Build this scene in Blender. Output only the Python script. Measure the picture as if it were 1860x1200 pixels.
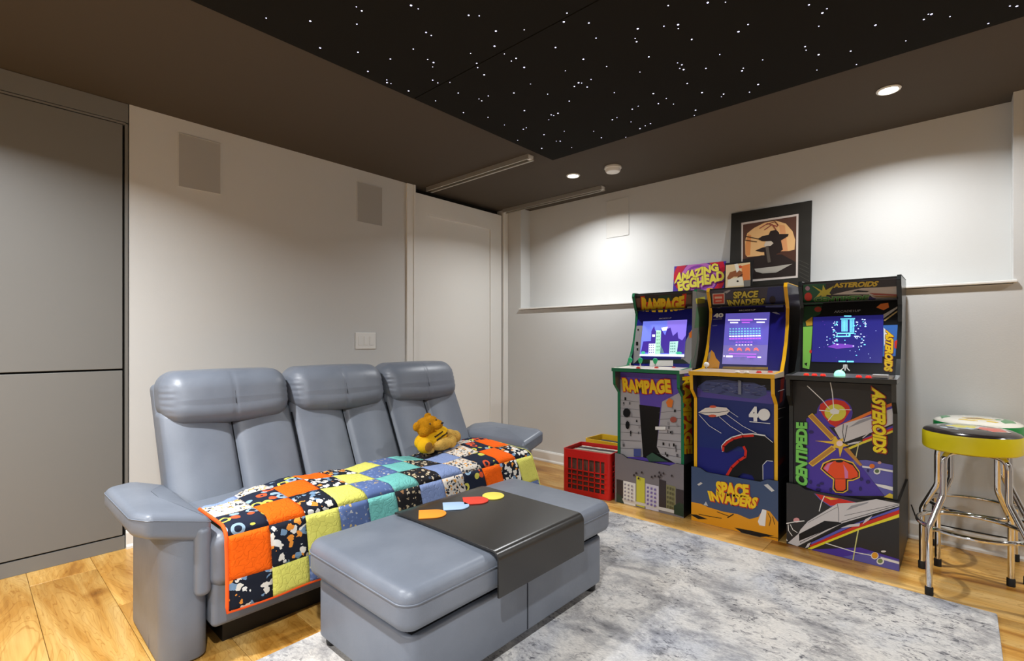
import bpy, bmesh, math, random
from mathutils import Vector, Matrix
R = math.radians
S = bpy.context.scene
for o in list(bpy.data.objects):
    bpy.data.objects.remove(o, do_unlink=True)
COL = S.collection

# ------------------------------------------------------------------ camera, world, exposure
FPX, YAW, CAMH, HZ = 902.0, math.atan2(815, 902), 1.14, 618.0
SA, CA = math.sin(YAW), math.cos(YAW)
cam = bpy.data.cameras.new('camera')
cam.sensor_width = 36.0
cam.lens = FPX * 36.0 / 1860.0
cam.shift_y = (HZ - 600.0) / 1860.0
cam.clip_start = 0.02
co = bpy.data.objects.new('camera', cam)
co.location = (0, 0, CAMH)
co.rotation_euler = (R(90), 0, YAW - R(90))
COL.objects.link(co)
S.camera = co

W = bpy.data.worlds.new('world')
S.world = W
W.use_nodes = True
W.node_tree.nodes['Background'].inputs[0].default_value = (1.0, 0.95, 0.88, 1)
W.node_tree.nodes['Background'].inputs[1].default_value = 0.03
S.view_settings.view_transform = 'Standard'
S.view_settings.look = 'None'
S.view_settings.gamma = 1.0
S.view_settings.use_curve_mapping = False
S.view_settings.exposure = 0.12
LAMP_W = 45.0            # watts of each recessed downlight
LAMP_COL = (0.965, 0.985, 1.0)

# room (metres, camera stands at x=0 y=0)
YL, XR, ZC, XN = 3.40, 3.69, 2.44, 3.83      # left wall, right wall, ceiling, niche back
XB, YB = -2.6, -2.7                          # walls behind the camera

# ------------------------------------------------------------------ helpers
def lin(c):
    def f(v):
        v /= 255.0
        return v / 12.92 if v <= 0.04045 else ((v + 0.055) / 1.055) ** 2.4
    return (f(c[0]), f(c[1]), f(c[2]), 1.0)

MATS = {}
def mat(name, c, rough=0.5, metal=0.0, bump=0.0, bscale=200.0, emit=0.0, coat=0.0, var=0.0, vscale=8.0, spec=0.5):
    key = name
    if key in MATS:
        return MATS[key]
    m = bpy.data.materials.new(name)
    m.use_nodes = True
    nt = m.node_tree
    b = nt.nodes['Principled BSDF']
    b.inputs['Base Color'].default_value = lin(c)
    b.inputs['Roughness'].default_value = rough
    b.inputs['Metallic'].default_value = metal
    b.inputs['Specular IOR Level'].default_value = spec
    if coat:
        b.inputs['Coat Weight'].default_value = coat
        b.inputs['Coat Roughness'].default_value = 0.1
    if emit:
        b.inputs['Emission Color'].default_value = lin(c)
        b.inputs['Emission Strength'].default_value = emit
    tc = None
    if bump or var:
        tc = nt.nodes.new('ShaderNodeTexCoord')
    if bump:
        n = nt.nodes.new('ShaderNodeTexNoise'); n.inputs['Scale'].default_value = bscale
        n.inputs['Detail'].default_value = 4
        bp = nt.nodes.new('ShaderNodeBump'); bp.inputs['Strength'].default_value = bump
        bp.inputs['Distance'].default_value = 0.01
        nt.links.new(tc.outputs['Object'], n.inputs['Vector'])
        nt.links.new(n.outputs['Fac'], bp.inputs['Height'])
        nt.links.new(bp.outputs['Normal'], b.inputs['Normal'])
    if var:
        n = nt.nodes.new('ShaderNodeTexNoise'); n.inputs['Scale'].default_value = vscale
        n.inputs['Detail'].default_value = 5
        r = nt.nodes.new('ShaderNodeValToRGB')
        k = lin(c)
        r.color_ramp.elements[0].position = 0.3; r.color_ramp.elements[1].position = 0.7
        r.color_ramp.elements[0].color = (k[0]*(1-var), k[1]*(1-var), k[2]*(1-var), 1)
        r.color_ramp.elements[1].color = (min(1, k[0]*(1+var)), min(1, k[1]*(1+var)), min(1, k[2]*(1+var)), 1)
        nt.links.new(tc.outputs['Object'], n.inputs['Vector'])
        nt.links.new(n.outputs['Fac'], r.inputs['Fac'])
        nt.links.new(r.outputs['Color'], b.inputs['Base Color'])
    MATS[key] = m
    return m

def ink(c):                                   # flat printed colour
    return mat('ink_%02x%02x%02x' % tuple(c), c, rough=0.32, spec=0.35)
def glow(c, e):                               # lit screen colour
    return mat('screen_%02x%02x%02x_%d' % (c[0], c[1], c[2], int(e*100)), c, rough=0.3, emit=e)

def root_loc(p):
    while p.parent: p = p.parent
    return p.location.copy()

class MB:
    """collects faces for one mesh"""
    def __init__(self): self.v = []; self.f = []; self.mi = []; self.mats = []
    def m(self, mt):
        if mt not in self.mats: self.mats.append(mt)
        return self.mats.index(mt)
    def add(self, verts, faces, mt):
        o = len(self.v); k = self.m(mt)
        self.v += [tuple(p) for p in verts]
        for f in faces:
            self.f.append([i + o for i in f]); self.mi.append(k)
        return self
    def box(self, x0, x1, y0, y1, z0, z1, mt):
        return self.add([(x0,y0,z0),(x1,y0,z0),(x1,y1,z0),(x0,y1,z0),(x0,y0,z1),(x1,y0,z1),(x1,y1,z1),(x0,y1,z1)],
            [(0,3,2,1),(4,5,6,7),(0,1,5,4),(1,2,6,5),(2,3,7,6),(3,0,4,7)], mt)
    def prism(self, pts, vec, mt, mt_side=None):
        """polygon of 3D points swept by vec"""
        n = len(pts); vec = Vector(vec)
        a = [Vector(p) for p in pts]; b = [p + vec for p in a]
        self.add(a + b, [tuple(range(n))[::-1], tuple(range(n, 2*n))], mt)
        self.add(a + b, [(i, (i+1) % n, n+(i+1) % n, n+i) for i in range(n)], mt_side or mt)
        return self
    def tube(self, pts, r, mt, n=8, closed=False, caps=True):
        P = [Vector(p) for p in pts]; L = len(P); rings = []
        up = None
        for i, p in enumerate(P):
            if closed: t = P[(i+1) % L] - P[i-1]
            else: t = P[min(i+1, L-1)] - P[max(i-1, 0)]
            t.normalize()
            if up is None:
                up = Vector((0, 0, 1)) if abs(t.z) < 0.9 else Vector((1, 0, 0))
            up = (up - t * up.dot(t)).normalized()
            w = t.cross(up)
            rr = r[i] if isinstance(r, (list, tuple)) else r
            rings.append([p + (up*math.cos(2*math.pi*k/n) + w*math.sin(2*math.pi*k/n))*rr for k in range(n)])
        vs = [q for g in rings for q in g]; fs = []
        for i in range(L if closed else L-1):
            j = (i+1) % L
            for k in range(n):
                fs.append((i*n+k, i*n+(k+1) % n, j*n+(k+1) % n, j*n+k))
        if caps and not closed:
            fs.append(tuple(range(n))[::-1]); fs.append(tuple((L-1)*n+k for k in range(n)))
        return self.add(vs, fs, mt)
    def lathe(self, prof, c, mt, n=32, axis='z'):
        vs = []; fs = []
        for (r, z) in prof:
            for k in range(n):
                a = 2*math.pi*k/n
                vs.append((c[0]+r*math.cos(a), c[1]+r*math.sin(a), c[2]+z))
        for i in range(len(prof)-1):
            for k in range(n):
                fs.append((i*n+k, i*n+(k+1) % n, (i+1)*n+(k+1) % n, (i+1)*n+k))
        if prof[0][0] > 1e-6: fs.append(tuple(range(n))[::-1])
        if prof[-1][0] > 1e-6: fs.append(tuple((len(prof)-1)*n+k for k in range(n)))
        return self.add(vs, fs, mt)
    def ball(self, c, r, mt, nu=16, nv=10, rot=None):
        if not isinstance(r, (tuple, list)): r = (r, r, r)
        vs = []; fs = []
        M = rot or Matrix.Identity(3)
        for i in range(nv+1):
            t = math.pi*i/nv
            for k in range(nu):
                a = 2*math.pi*k/nu
                q = M @ Vector((r[0]*math.sin(t)*math.cos(a), r[1]*math.sin(t)*math.sin(a), r[2]*math.cos(t)))
                vs.append((c[0]+q.x, c[1]+q.y, c[2]+q.z))
        for i in range(nv):
            for k in range(nu):
                fs.append((i*nu+k, (i+1)*nu+k, (i+1)*nu+(k+1) % nu, i*nu+(k+1) % nu))
        return self.add(vs, fs, mt)
    def rbox(self, lo, hi, r, mt, seg=4, mid=(6, 6, 6), fn=None):
        """box with rounded edges, finely divided; fn bends it"""
        cs = []
        for a in range(3):
            s = [lo[a] + r*(1 - math.tan(math.pi/4*(1 - i/seg))) if True else 0 for i in range(seg)]
            m = [lo[a]+r + (hi[a]-lo[a]-2*r)*i/mid[a] for i in range(mid[a]+1)]
            e = [hi[a] - r*(1 - math.tan(math.pi/4*(1 - i/seg))) for i in range(seg)][::-1]
            cs.append(s + m + e)
        idx = {}; vs = []; fs = []
        def vert(p):
            k = (round(p[0], 6), round(p[1], 6), round(p[2], 6))
            if k not in idx:
                q = [min(max(p[a], lo[a]+r), hi[a]-r) for a in range(3)]
                d = Vector([p[a]-q[a] for a in range(3)])
                if d.length > 1e-9: d = d.normalized()*r
                w = Vector(q) + d
                if fn: w = Vector(fn(w.x, w.y, w.z))
                idx[k] = len(vs); vs.append(w)
            return idx[k]
        for a in range(3):
            b, c = (a+1) % 3, (a+2) % 3
            for side in (0, 1):
                val = hi[a] if side else lo[a]
                for i in range(len(cs[b])-1):
                    for j in range(len(cs[c])-1):
                        q = []
                        for (u, v) in ((i, j), (i+1, j), (i+1, j+1), (i, j+1)):
                            p = [0, 0, 0]; p[a] = val; p[b] = cs[b][u]; p[c] = cs[c][v]
                            q.append(vert(p))
                        fs.append(tuple(q) if side else tuple(q[::-1]))
        return self.add(vs, fs, mt)
    def slab(self, outline, z0, z1, r, mt, seg=4, fn=None, rings=5):
        """rounded-edge slab from a 2D outline (counter-clockwise); top filled by inset rings"""
        n = len(outline)
        nor = []
        for i in range(n):
            a = Vector(outline[i-1]); b = Vector(outline[(i+1) % n]); t = (b-a).normalized()
            nor.append(Vector((t.y, -t.x)))
        cx = sum(p[0] for p in outline)/n; cy = sum(p[1] for p in outline)/n
        lay = []
        def ring(ins, z): lay.append([(outline[i][0]-nor[i].x*ins, outline[i][1]-nor[i].y*ins, z) for i in range(n)])
        def shrink(base, k, z): lay.append([(cx+(p[0]-cx)*k, cy+(p[1]-cy)*k, z) for p in base])
        ring(r, z0); base = lay[0]; lay.pop()
        for k in range(1, rings+1): shrink(base, k/rings, z0)
        for i in range(1, seg+1):
            t = math.pi/2*i/seg; ring(r*(1-math.sin(t)), z0 + r*(1-math.cos(t)))
        for i in range(0, seg+1):
            t = math.pi/2*i/seg; ring(r*(1-math.cos(t)), z1 - r*(1-math.sin(t)))
        base = lay[-1]
        for k in range(rings-1, 0, -1): shrink(base, k/rings, z1)
        vs = [p for g in lay for p in g]
        if fn: vs = [fn(*p) for p in vs]
        L = len(lay)
        fs = [(i*n+k, i*n+(k+1) % n, (i+1)*n+(k+1) % n, (i+1)*n+k) for i in range(L-1) for k in range(n)]
        fs.append(tuple(range(n))[::-1]); fs.append(tuple((L-1)*n+k for k in range(n)))
        return self.add(vs, fs, mt)
    def build(self, name, parent=None, smooth=False, bevel=0.0, world=True, bseg=2, angle=40):
        me = bpy.data.meshes.new(name)
        vs = self.v
        if parent is not None and world:
            L = root_loc(parent); vs = [(p[0]-L.x, p[1]-L.y, p[2]-L.z) for p in vs]
        me.from_pydata(vs, [], self.f)
        for mt in self.mats: me.materials.append(mt)
        me.polygons.foreach_set('material_index', self.mi)
        if smooth: me.polygons.foreach_set('use_smooth', [True]*len(me.polygons))
        me.update()
        if smooth and smooth != 'all':
            me.set_sharp_from_angle(angle=R(angle))
        o = bpy.data.objects.new(name, me)
        COL.objects.link(o)
        if parent is not None: o.parent = parent
        if bevel:
            b = o.modifiers.new('bevel', 'BEVEL'); b.width = bevel; b.segments = bseg; b.limit_method = 'ANGLE'
            b.angle_limit = R(40)
        return o

def tag(o, label=None, cat=None, group=None, kind=None):
    if label: o['label'] = label
    if cat: o['category'] = cat
    if group: o['group'] = group
    if kind: o['kind'] = kind
    return o
def thing(name, label, cat, loc, group=None, rz=0.0):
    o = bpy.data.objects.new(name, None)
    o.empty_display_size = 0.1
    o.location = loc; o.rotation_euler = (0, 0, rz)
    COL.objects.link(o)
    return tag(o, label, cat, group)
def struct(o, label=None):
    return tag(o, label, None, None, 'structure')
def rpoly(pts, rad, n=6):
    """rounded polygon outline"""
    out = []
    L = len(pts)
    for i in range(L):
        p = Vector(pts[i]); a = Vector(pts[i-1]); b = Vector(pts[(i+1) % L])
        r = rad[i] if isinstance(rad, (list, tuple)) else rad
        d1 = (a-p).normalized(); d2 = (b-p).normalized()
        ang = math.acos(max(-1, min(1, d1.dot(d2))))
        if r < 1e-5 or ang > 3.1: out.append((p.x, p.y)); continue
        t = r/math.tan(ang/2)
        c = p + (d1+d2).normalized()*(r/math.sin(ang/2))
        s = p + d1*t; e = p + d2*t
        a0 = math.atan2(s.y-c.y, s.x-c.x); a1 = math.atan2(e.y-c.y, e.x-c.x)
        da = (a1-a0+math.pi) % (2*math.pi) - math.pi
        for k in range(n+1):
            w = a0+da*k/n; out.append((c.x+r*math.cos(w), c.y+r*math.sin(w)))
    return out

# a measured sight line (photo pixel) meets a real surface
class Plane:
    def __init__(self, p, n): self.p = Vector(p); self.n = Vector(n).normalized()
    def at(self, u, v, lift=0.0):
        r = (u-930.0)/FPX; w = (HZ-v)/FPX
        d = Vector((r*SA+CA, -r*CA+SA, w)); o = Vector((0, 0, CAMH))
        t = (self.p-o).dot(self.n)/d.dot(self.n)
        return o + d*t + self.n*lift
def crop(ox, oy, s): return lambda x, y: (ox+x/s, oy+y/s)

def clip_poly(P, axis, lim, keep_above):
    out = []
    for i in range(len(P)):
        a, b = P[i], P[(i+1) % len(P)]
        ia = (a[axis] >= lim) == keep_above; ib = (b[axis] >= lim) == keep_above
        if ia: out.append(a)
        if ia != ib:
            t = (lim-a[axis])/(b[axis]-a[axis]); out.append(a.lerp(b, t))
    return out
def art(name, parent, plane, items, cr=None, lift=0.0006, step=0.00025, lim=None):
    """flat print: list of (material, [points]) polygons or (material, width, [points]) lines, painted in order"""
    mb = MB(); k = 0
    for it in items:
        mt = it[0]
        pts = it[-1]
        P = [plane.at(*(cr(*p) if cr else p)) for p in pts]
        l = plane.n*(lift + step*k); k += 1
        if len(it) == 2:
            a = sum((P[i].cross(P[(i+1) % len(P)]) for i in range(len(P))), Vector())
            if a.dot(plane.n) < 0: P = P[::-1]
            for ax, lo_, hi_ in (lim or ()):
                if len(P) > 2: P = clip_poly(P, ax, lo_, True)
                if len(P) > 2: P = clip_poly(P, ax, hi_, False)
            if len(P) < 3: continue
            mb.add([p+l for p in P], [tuple(range(len(P)))], mt)
        else:
            w = it[1]/2
            for i in range(len(P)-1):
                t = (P[i+1]-P[i]).normalized(); s = plane.n.cross(t)*w
                q = [P[i]-s-t*w*0.3, P[i+1]-s+t*w*0.3, P[i+1]+s+t*w*0.3, P[i]+s-t*w*0.3]
                for ax, lo_, hi_ in (lim or ()):
                    if len(q) > 2: q = clip_poly(q, ax, lo_, True)
                    if len(q) > 2: q = clip_poly(q, ax, hi_, False)
                if len(q) > 2: mb.add([p+l for p in q], [tuple(range(len(q)))], mt)
    return tag(mb.build(name, parent), kind='stuff')

def text_mesh(s, offset=0.0, shear=0.0):
    cu = bpy.data.curves.new('lettering', 'FONT')
    cu.body = s; cu.offset = offset; cu.shear = shear; cu.resolution_u = 3
    o = bpy.data.objects.new('lettering', cu)
    COL.objects.link(o)
    bpy.context.view_layer.update()
    me = bpy.data.meshes.new_from_object(o.evaluated_get(bpy.context.evaluated_depsgraph_get()))
    vs = [v.co.copy() for v in me.vertices]; fs = [tuple(p.vertices) for p in me.polygons]
    bpy.data.objects.remove(o); bpy.data.curves.remove(cu); bpy.data.meshes.remove(me)
    return vs, fs
def lettering(name, parent, plane, s, quad, mt, cr=None, offset=0.0, lift=0.002, pad=0.0, arc=0.0, shear=0.0, jit=0.0):
    """letters stretched over four measured corners: lower-left, lower-right, upper-right, upper-left"""
    vs, fs = text_mesh(s, 0.0, shear)
    x0 = min(v.x for v in vs); x1 = max(v.x for v in vs); y0 = min(v.y for v in vs); y1 = max(v.y for v in vs)
    if offset: vs, fs = text_mesh(s, offset, shear)
    Q = [plane.at(*(cr(*p) if cr else p)) for p in quad]
    out = []
    for v in vs:
        a = (v.x-x0)/(x1-x0); b = (v.y-y0)/(y1-y0)
        b += arc*(1-(2*a-1)**2) + jit*math.sin(a*23.0)
        out.append((Q[0]*(1-a)+Q[1]*a)*(1-b) + (Q[3]*(1-a)+Q[2]*a)*b + plane.n*lift)
    # face the viewer
    f = fs[0]; nn = (out[f[1]]-out[f[0]]).cross(out[f[2]]-out[f[0]])
    if nn.dot(plane.n) < 0: fs = [t[::-1] for t in fs]
    mb = MB(); mb.add(out, fs, mt)
    return mb.build(name, parent)

# ------------------------------------------------------------------ materials with patterns
def nodes_of(name, rough=0.5, spec=0.5):
    m = bpy.data.materials.new(name); m.use_nodes = True
    nt = m.node_tree; b = nt.nodes['Principled BSDF']
    b.inputs['Roughness'].default_value = rough; b.inputs['Specular IOR Level'].default_value = spec
    return m, nt, b
def N(nt, typ, **kw):
    n = nt.nodes.new(typ)
    for k, v in kw.items(): n.inputs[k].default_value = v
    return n
def ramp(nt, stops, interp='LINEAR'):
    r = nt.nodes.new('ShaderNodeValToRGB'); r.color_ramp.interpolation = interp
    e = r.color_ramp.elements
    while len(e) < len(stops): e.new(0.5)
    for i, (p, c) in enumerate(stops): e[i].position = p; e[i].color = lin(c)
    return r

def wood_material():
    m, nt, b = nodes_of('laminate_maple', 0.3, 0.45)
    g = N(nt, 'ShaderNodeNewGeometry'); oi = N(nt, 'ShaderNodeObjectInfo')
    sc = N(nt, 'ShaderNodeVectorMath'); sc.operation = 'SCALE'; sc.inputs['Scale'].default_value = 37.0
    cmb = N(nt, 'ShaderNodeCombineXYZ')
    for i in range(3): nt.links.new(oi.outputs['Random'], cmb.inputs[i])
    nt.links.new(cmb.outputs[0], sc.inputs[0])
    add = N(nt, 'ShaderNodeVectorMath'); add.operation = 'ADD'
    nt.links.new(g.outputs['Position'], add.inputs[0]); nt.links.new(sc.outputs[0], add.inputs[1])
    mp = N(nt, 'ShaderNodeMapping'); mp.inputs['Scale'].default_value = (5.0, 1.1, 1.0)
    nt.links.new(add.outputs[0], mp.inputs['Vector'])
    n1 = N(nt, 'ShaderNodeTexNoise', Scale=1.1, Detail=3.5, Roughness=0.55, Distortion=1.0)
    nt.links.new(mp.outputs[0], n1.inputs['Vector'])
    r1 = ramp(nt, [(0.28, (158, 104, 50)), (0.40, (206, 152, 80)), (0.52, (228, 181, 108)), (0.75, (240, 205, 142))])
    nt.links.new(n1.outputs['Fac'], r1.inputs['Fac'])
    mp2 = N(nt, 'ShaderNodeMapping'); mp2.inputs['Scale'].default_value = (60.0, 2.5, 1.0)
    nt.links.new(add.outputs[0], mp2.inputs['Vector'])
    n2 = N(nt, 'ShaderNodeTexNoise', Scale=1.5, Detail=4.0, Distortion=0.6)
    nt.links.new(mp2.outputs[0], n2.inputs['Vector'])
    r2 = ramp(nt, [(0.35, (215, 205, 190)), (0.65, (255, 255, 255))])
    nt.links.new(n2.outputs['Fac'], r2.inputs['Fac'])
    mx = N(nt, 'ShaderNodeMixRGB'); mx.blend_type = 'MULTIPLY'; mx.inputs[0].default_value = 0.55
    nt.links.new(r1.outputs['Color'], mx.inputs[1]); nt.links.new(r2.outputs['Color'], mx.inputs[2])
    # fine growth lines that follow the figure
    fr_ = N(nt, 'ShaderNodeMath'); fr_.operation = 'MULTIPLY'; fr_.inputs[1].default_value = 26.0
    nt.links.new(n1.outputs['Fac'], fr_.inputs[0])
    f2 = N(nt, 'ShaderNodeMath'); f2.operation = 'FRACT'; nt.links.new(fr_.outputs[0], f2.inputs[0])
    rl = ramp(nt, [(0.0, (196, 160, 110)), (0.10, (255, 255, 255)), (0.9, (255, 255, 255)), (1.0, (196, 160, 110))])
    nt.links.new(f2.outputs[0], rl.inputs['Fac'])
    ml = N(nt, 'ShaderNodeMixRGB'); ml.blend_type = 'MULTIPLY'; ml.inputs[0].default_value = 0.55
    nt.links.new(mx.outputs[0], ml.inputs[1]); nt.links.new(rl.outputs[0], ml.inputs[2]); mx = ml
    # knots
    n3 = N(nt, 'ShaderNodeTexVoronoi', Scale=1.7)
    nt.links.new(add.outputs[0], n3.inputs['Vector'])
    r3 = ramp(nt, [(0.0, (90, 60, 34)), (0.05, (190, 160, 120)), (0.10, (255, 255, 255))])
    nt.links.new(n3.outputs['Distance'], r3.inputs['Fac'])
    mk = N(nt, 'ShaderNodeMixRGB'); mk.blend_type = 'MULTIPLY'; mk.inputs[0].default_value = 0.6
    nt.links.new(mx.outputs[0], mk.inputs[1]); nt.links.new(r3.outputs['Color'], mk.inputs[2])
    hs = N(nt, 'ShaderNodeHueSaturation'); hs.inputs['Saturation'].default_value = 1.05
    mr = N(nt, 'ShaderNodeMapRange'); mr.inputs['To Min'].default_value = 0.72; mr.inputs['To Max'].default_value = 1.08
    nt.links.new(oi.outputs['Random'], mr.inputs['Value']); nt.links.new(mr.outputs[0], hs.inputs['Value'])
    nt.links.new(mk.outputs[0], hs.inputs['Color']); nt.links.new(hs.outputs[0], b.inputs['Base Color'])
    bp = N(nt, 'ShaderNodeBump'); bp.inputs['Strength'].default_value = 0.08; bp.inputs['Distance'].default_value = 0.004
    nt.links.new(n2.outputs['Fac'], bp.inputs['Height']); nt.links.new(bp.outputs[0], b.inputs['Normal'])
    return m

def rug_material():
    m, nt, b = nodes_of('rug_pile', 0.95, 0.1)
    g = N(nt, 'ShaderNodeTexCoord')
    def noise(scale, det, stretch, dist=0.0, rough=0.6, off=0.0):
        mp = N(nt, 'ShaderNodeMapping'); mp.inputs['Scale'].default_value = stretch
        mp.inputs['Location'].default_value = (off, off*0.7, 0)
        nt.links.new(g.outputs['Object'], mp.inputs['Vector'])
        n = N(nt, 'ShaderNodeTexNoise', Scale=scale, Detail=det, Roughness=rough, Distortion=dist)
        nt.links.new(mp.outputs[0], n.inputs['Vector']); return n
    def mult(c1, c2, fac):
        mm = N(nt, 'ShaderNodeMixRGB'); mm.blend_type = 'MULTIPLY'
        if isinstance(fac, float): mm.inputs[0].default_value = fac
        else: nt.links.new(fac, mm.inputs[0])
        nt.links.new(c1, mm.inputs[1]); nt.links.new(c2, mm.inputs[2]); return mm.outputs[0]
    def ramped(n, stops):
        r_ = ramp(nt, stops); nt.links.new(n.outputs['Fac'], r_.inputs['Fac']); return r_.outputs[0]
    base = ramped(noise(1.6, 5, (1, 1.3, 1), 0.3), [(0.36, (187, 187, 190)), (0.48, (205, 201, 196)), (0.66, (212, 205, 196))])
    # soft cloudy greys, then darker smudges drawn out along the pile
    c = mult(base, ramped(noise(5.5, 8, (1.0, 0.6, 1), 0.4, 0.75, 3.1), [(0.46, (255, 255, 255)), (0.56, (206, 207, 211)), (0.68, (140, 142, 150))]), 0.9)
    c = mult(c, ramped(noise(9.0, 6, (1.0, 0.5, 1), 0.6, 0.7, 9.2), [(0.60, (255, 255, 255)), (0.68, (140, 142, 150)), (0.76, (92, 94, 104))]), 0.8)
    # fine scratches, gathered in patches
    patch = ramped(noise(2.3, 4, (1, 1, 1), 0.2, 0.6, 7.7), [(0.40, (40, 40, 40)), (0.58, (255, 255, 255))])
    c = mult(c, ramped(noise(55, 5, (1.0, 0.55, 1), 0.9, 0.7, 1.3), [(0.53, (255, 255, 255)), (0.62, (150, 151, 158)), (0.70, (96, 98, 108))]), patch)
    c = mult(c, ramped(noise(160, 3, (1.0, 0.4, 1), 0.0, 0.6, 5.3), [(0.40, (226, 226, 228)), (0.6, (255, 255, 255))]), 0.7)
    class _o: outputs = [c]
    m2 = _o
    nt.links.new(m2.outputs[0], b.inputs['Base Color'])
    bp = N(nt, 'ShaderNodeBump'); bp.inputs['Strength'].default_value = 0.35; bp.inputs['Distance'].default_value = 0.004
    fb = noise(420, 2, (1, 1, 1))
    nt.links.new(fb.outputs['Fac'], bp.inputs['Height']); nt.links.new(bp.outputs[0], b.inputs['Normal'])
    return m

def leather_material():
    m, nt, b = nodes_of('leather_blue_grey', 0.40, 0.5)
    g = N(nt, 'ShaderNodeTexCoord')
    n = N(nt, 'ShaderNodeTexNoise', Scale=5.0, Detail=4.0)
    nt.links.new(g.outputs['Object'], n.inputs['Vector'])
    r = ramp(nt, [(0.35, (108, 114, 125)), (0.65, (117, 123, 134))])
    nt.links.new(n.outputs['Fac'], r.inputs['Fac']); nt.links.new(r.outputs[0], b.inputs['Base Color'])
    v = N(nt, 'ShaderNodeTexVoronoi', Scale=420.0); nt.links.new(g.outputs['Object'], v.inputs['Vector'])
    n2 = N(nt, 'ShaderNodeTexNoise', Scale=14.0, Detail=3.0, Distortion=0.4); nt.links.new(g.outputs['Object'], n2.inputs['Vector'])
    ad = N(nt, 'ShaderNodeMath'); ad.operation = 'MULTIPLY_ADD'; ad.inputs[1].default_value = 0.12
    nt.links.new(v.outputs['Distance'], ad.inputs[0]); nt.links.new(n2.outputs['Fac'], ad.inputs[2])
    bp = N(nt, 'ShaderNodeBump'); bp.inputs['Strength'].default_value = 0.18; bp.inputs['Distance'].default_value = 0.008
    nt.links.new(ad.outputs[0], bp.inputs['Height']); nt.links.new(bp.outputs[0], b.inputs['Normal'])
    return m

def dots_material(name, ground, dots, scale, size=0.33, rough=0.85, ring=False):
    """printed cotton: scattered blobs of several colours on a ground"""
    m, nt, b = nodes_of(name, rough, 0.2)
    g = N(nt, 'ShaderNodeTexCoord')
    nz = N(nt, 'ShaderNodeTexNoise', Scale=scale*1.3, Detail=2.0)
    nt.links.new(g.outputs['Object'], nz.inputs['Vector'])
    mxv = N(nt, 'ShaderNodeMixRGB'); mxv.inputs[0].default_value = 0.03
    nt.links.new(g.outputs['Object'], mxv.inputs[1]); nt.links.new(nz.outputs['Color'], mxv.inputs[2])
    v = N(nt, 'ShaderNodeTexVoronoi', Scale=scale); v.inputs['Randomness'].default_value = 0.75
    nt.links.new((mxv.outputs[0] if not ring else g.outputs['Object']), v.inputs['Vector'])
    cr = ramp(nt, [(i/len(dots), c) for i, c in enumerate(dots)], 'CONSTANT')
    nt.links.new(v.outputs['Color'], cr.inputs['Fac'])
    if ring:
        st = ramp(nt, [(0, (0, 0, 0)), (size*0.55, (255, 255, 255)), (size, (0, 0, 0))], 'CONSTANT')
    else:
        st = ramp(nt, [(0, (255, 255, 255)), (size, (0, 0, 0))], 'CONSTANT')
    nt.links.new(v.outputs['Distance'], st.inputs['Fac'])
    mx = N(nt, 'ShaderNodeMixRGB'); mx.inputs[1].default_value = lin(ground)
    nt.links.new(st.outputs[0], mx.inputs[0]); nt.links.new(cr.outputs[0], mx.inputs[2])
    nt.links.new(mx.outputs[0], b.inputs['Base Color'])
    return m

def quilted(name, c):
    m, nt, b = nodes_of(name, 0.85, 0.2)
    b.inputs['Base Color'].default_value = lin(c)
    g = N(nt, 'ShaderNodeTexCoord')
    n = N(nt, 'ShaderNodeTexVoronoi', Scale=40.0); n.feature = 'DISTANCE_TO_EDGE'
    dz = N(nt, 'ShaderNodeTexNoise', Scale=30.0, Detail=1.0); nt.links.new(g.outputs['Object'], dz.inputs['Vector'])
    dm = N(nt, 'ShaderNodeMixRGB'); dm.inputs[0].default_value = 0.04
    nt.links.new(g.outputs['Object'], dm.inputs[1]); nt.links.new(dz.outputs['Color'], dm.inputs[2])
    nt.links.new(dm.outputs[0], n.inputs['Vector'])
    r = ramp(nt, [(0.0, (0, 0, 0)), (0.12, (255, 255, 255))])
    nt.links.new(n.outputs['Distance'], r.inputs['Fac'])
    bp = N(nt, 'ShaderNodeBump'); bp.inputs['Strength'].default_value = 0.40; bp.inputs['Distance'].default_value = 0.005
    nt.links.new(r.outputs[0], bp.inputs['Height']); nt.links.new(bp.outputs[0], b.inputs['Normal'])
    return m

WALL = mat('wall_paint', (206, 206, 204), 0.75, bump=0.04, bscale=120, spec=0.3)
WHITE = mat('trim_white', (232, 230, 225), 0.4)
CEIL = mat('ceiling_dark_brown', (78, 70, 61), 0.85, bump=0.05, bscale=150, spec=0.25)
STARM = mat('star_panel_black', (30, 29, 27), 0.95, spec=0.1)
GREYP = mat('cabinet_grey_lacquer', (122, 121, 118), 0.42, spec=0.4)
DARKGAP = mat('dark_gap', (24, 22, 20), 0.9)
BLACK = mat('black_plastic', (22, 22, 23), 0.45)
GRILLE = mat('grille_paint', (176, 174, 170), 0.7, bump=0.25, bscale=900)
ALU = mat('aluminium_rail', (188, 184, 176), 0.35, metal=0.6)
CHROME = mat('chrome', (226, 226, 228), 0.06, metal=1.0)
RUBBER = mat('black_rubber', (18, 17, 16), 0.7)
WOOD = wood_material(); RUG = rug_material(); LEATHER = leather_material()
SEAM = mat('dark_seam', (22, 24, 28), 0.9, spec=0.1)

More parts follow.
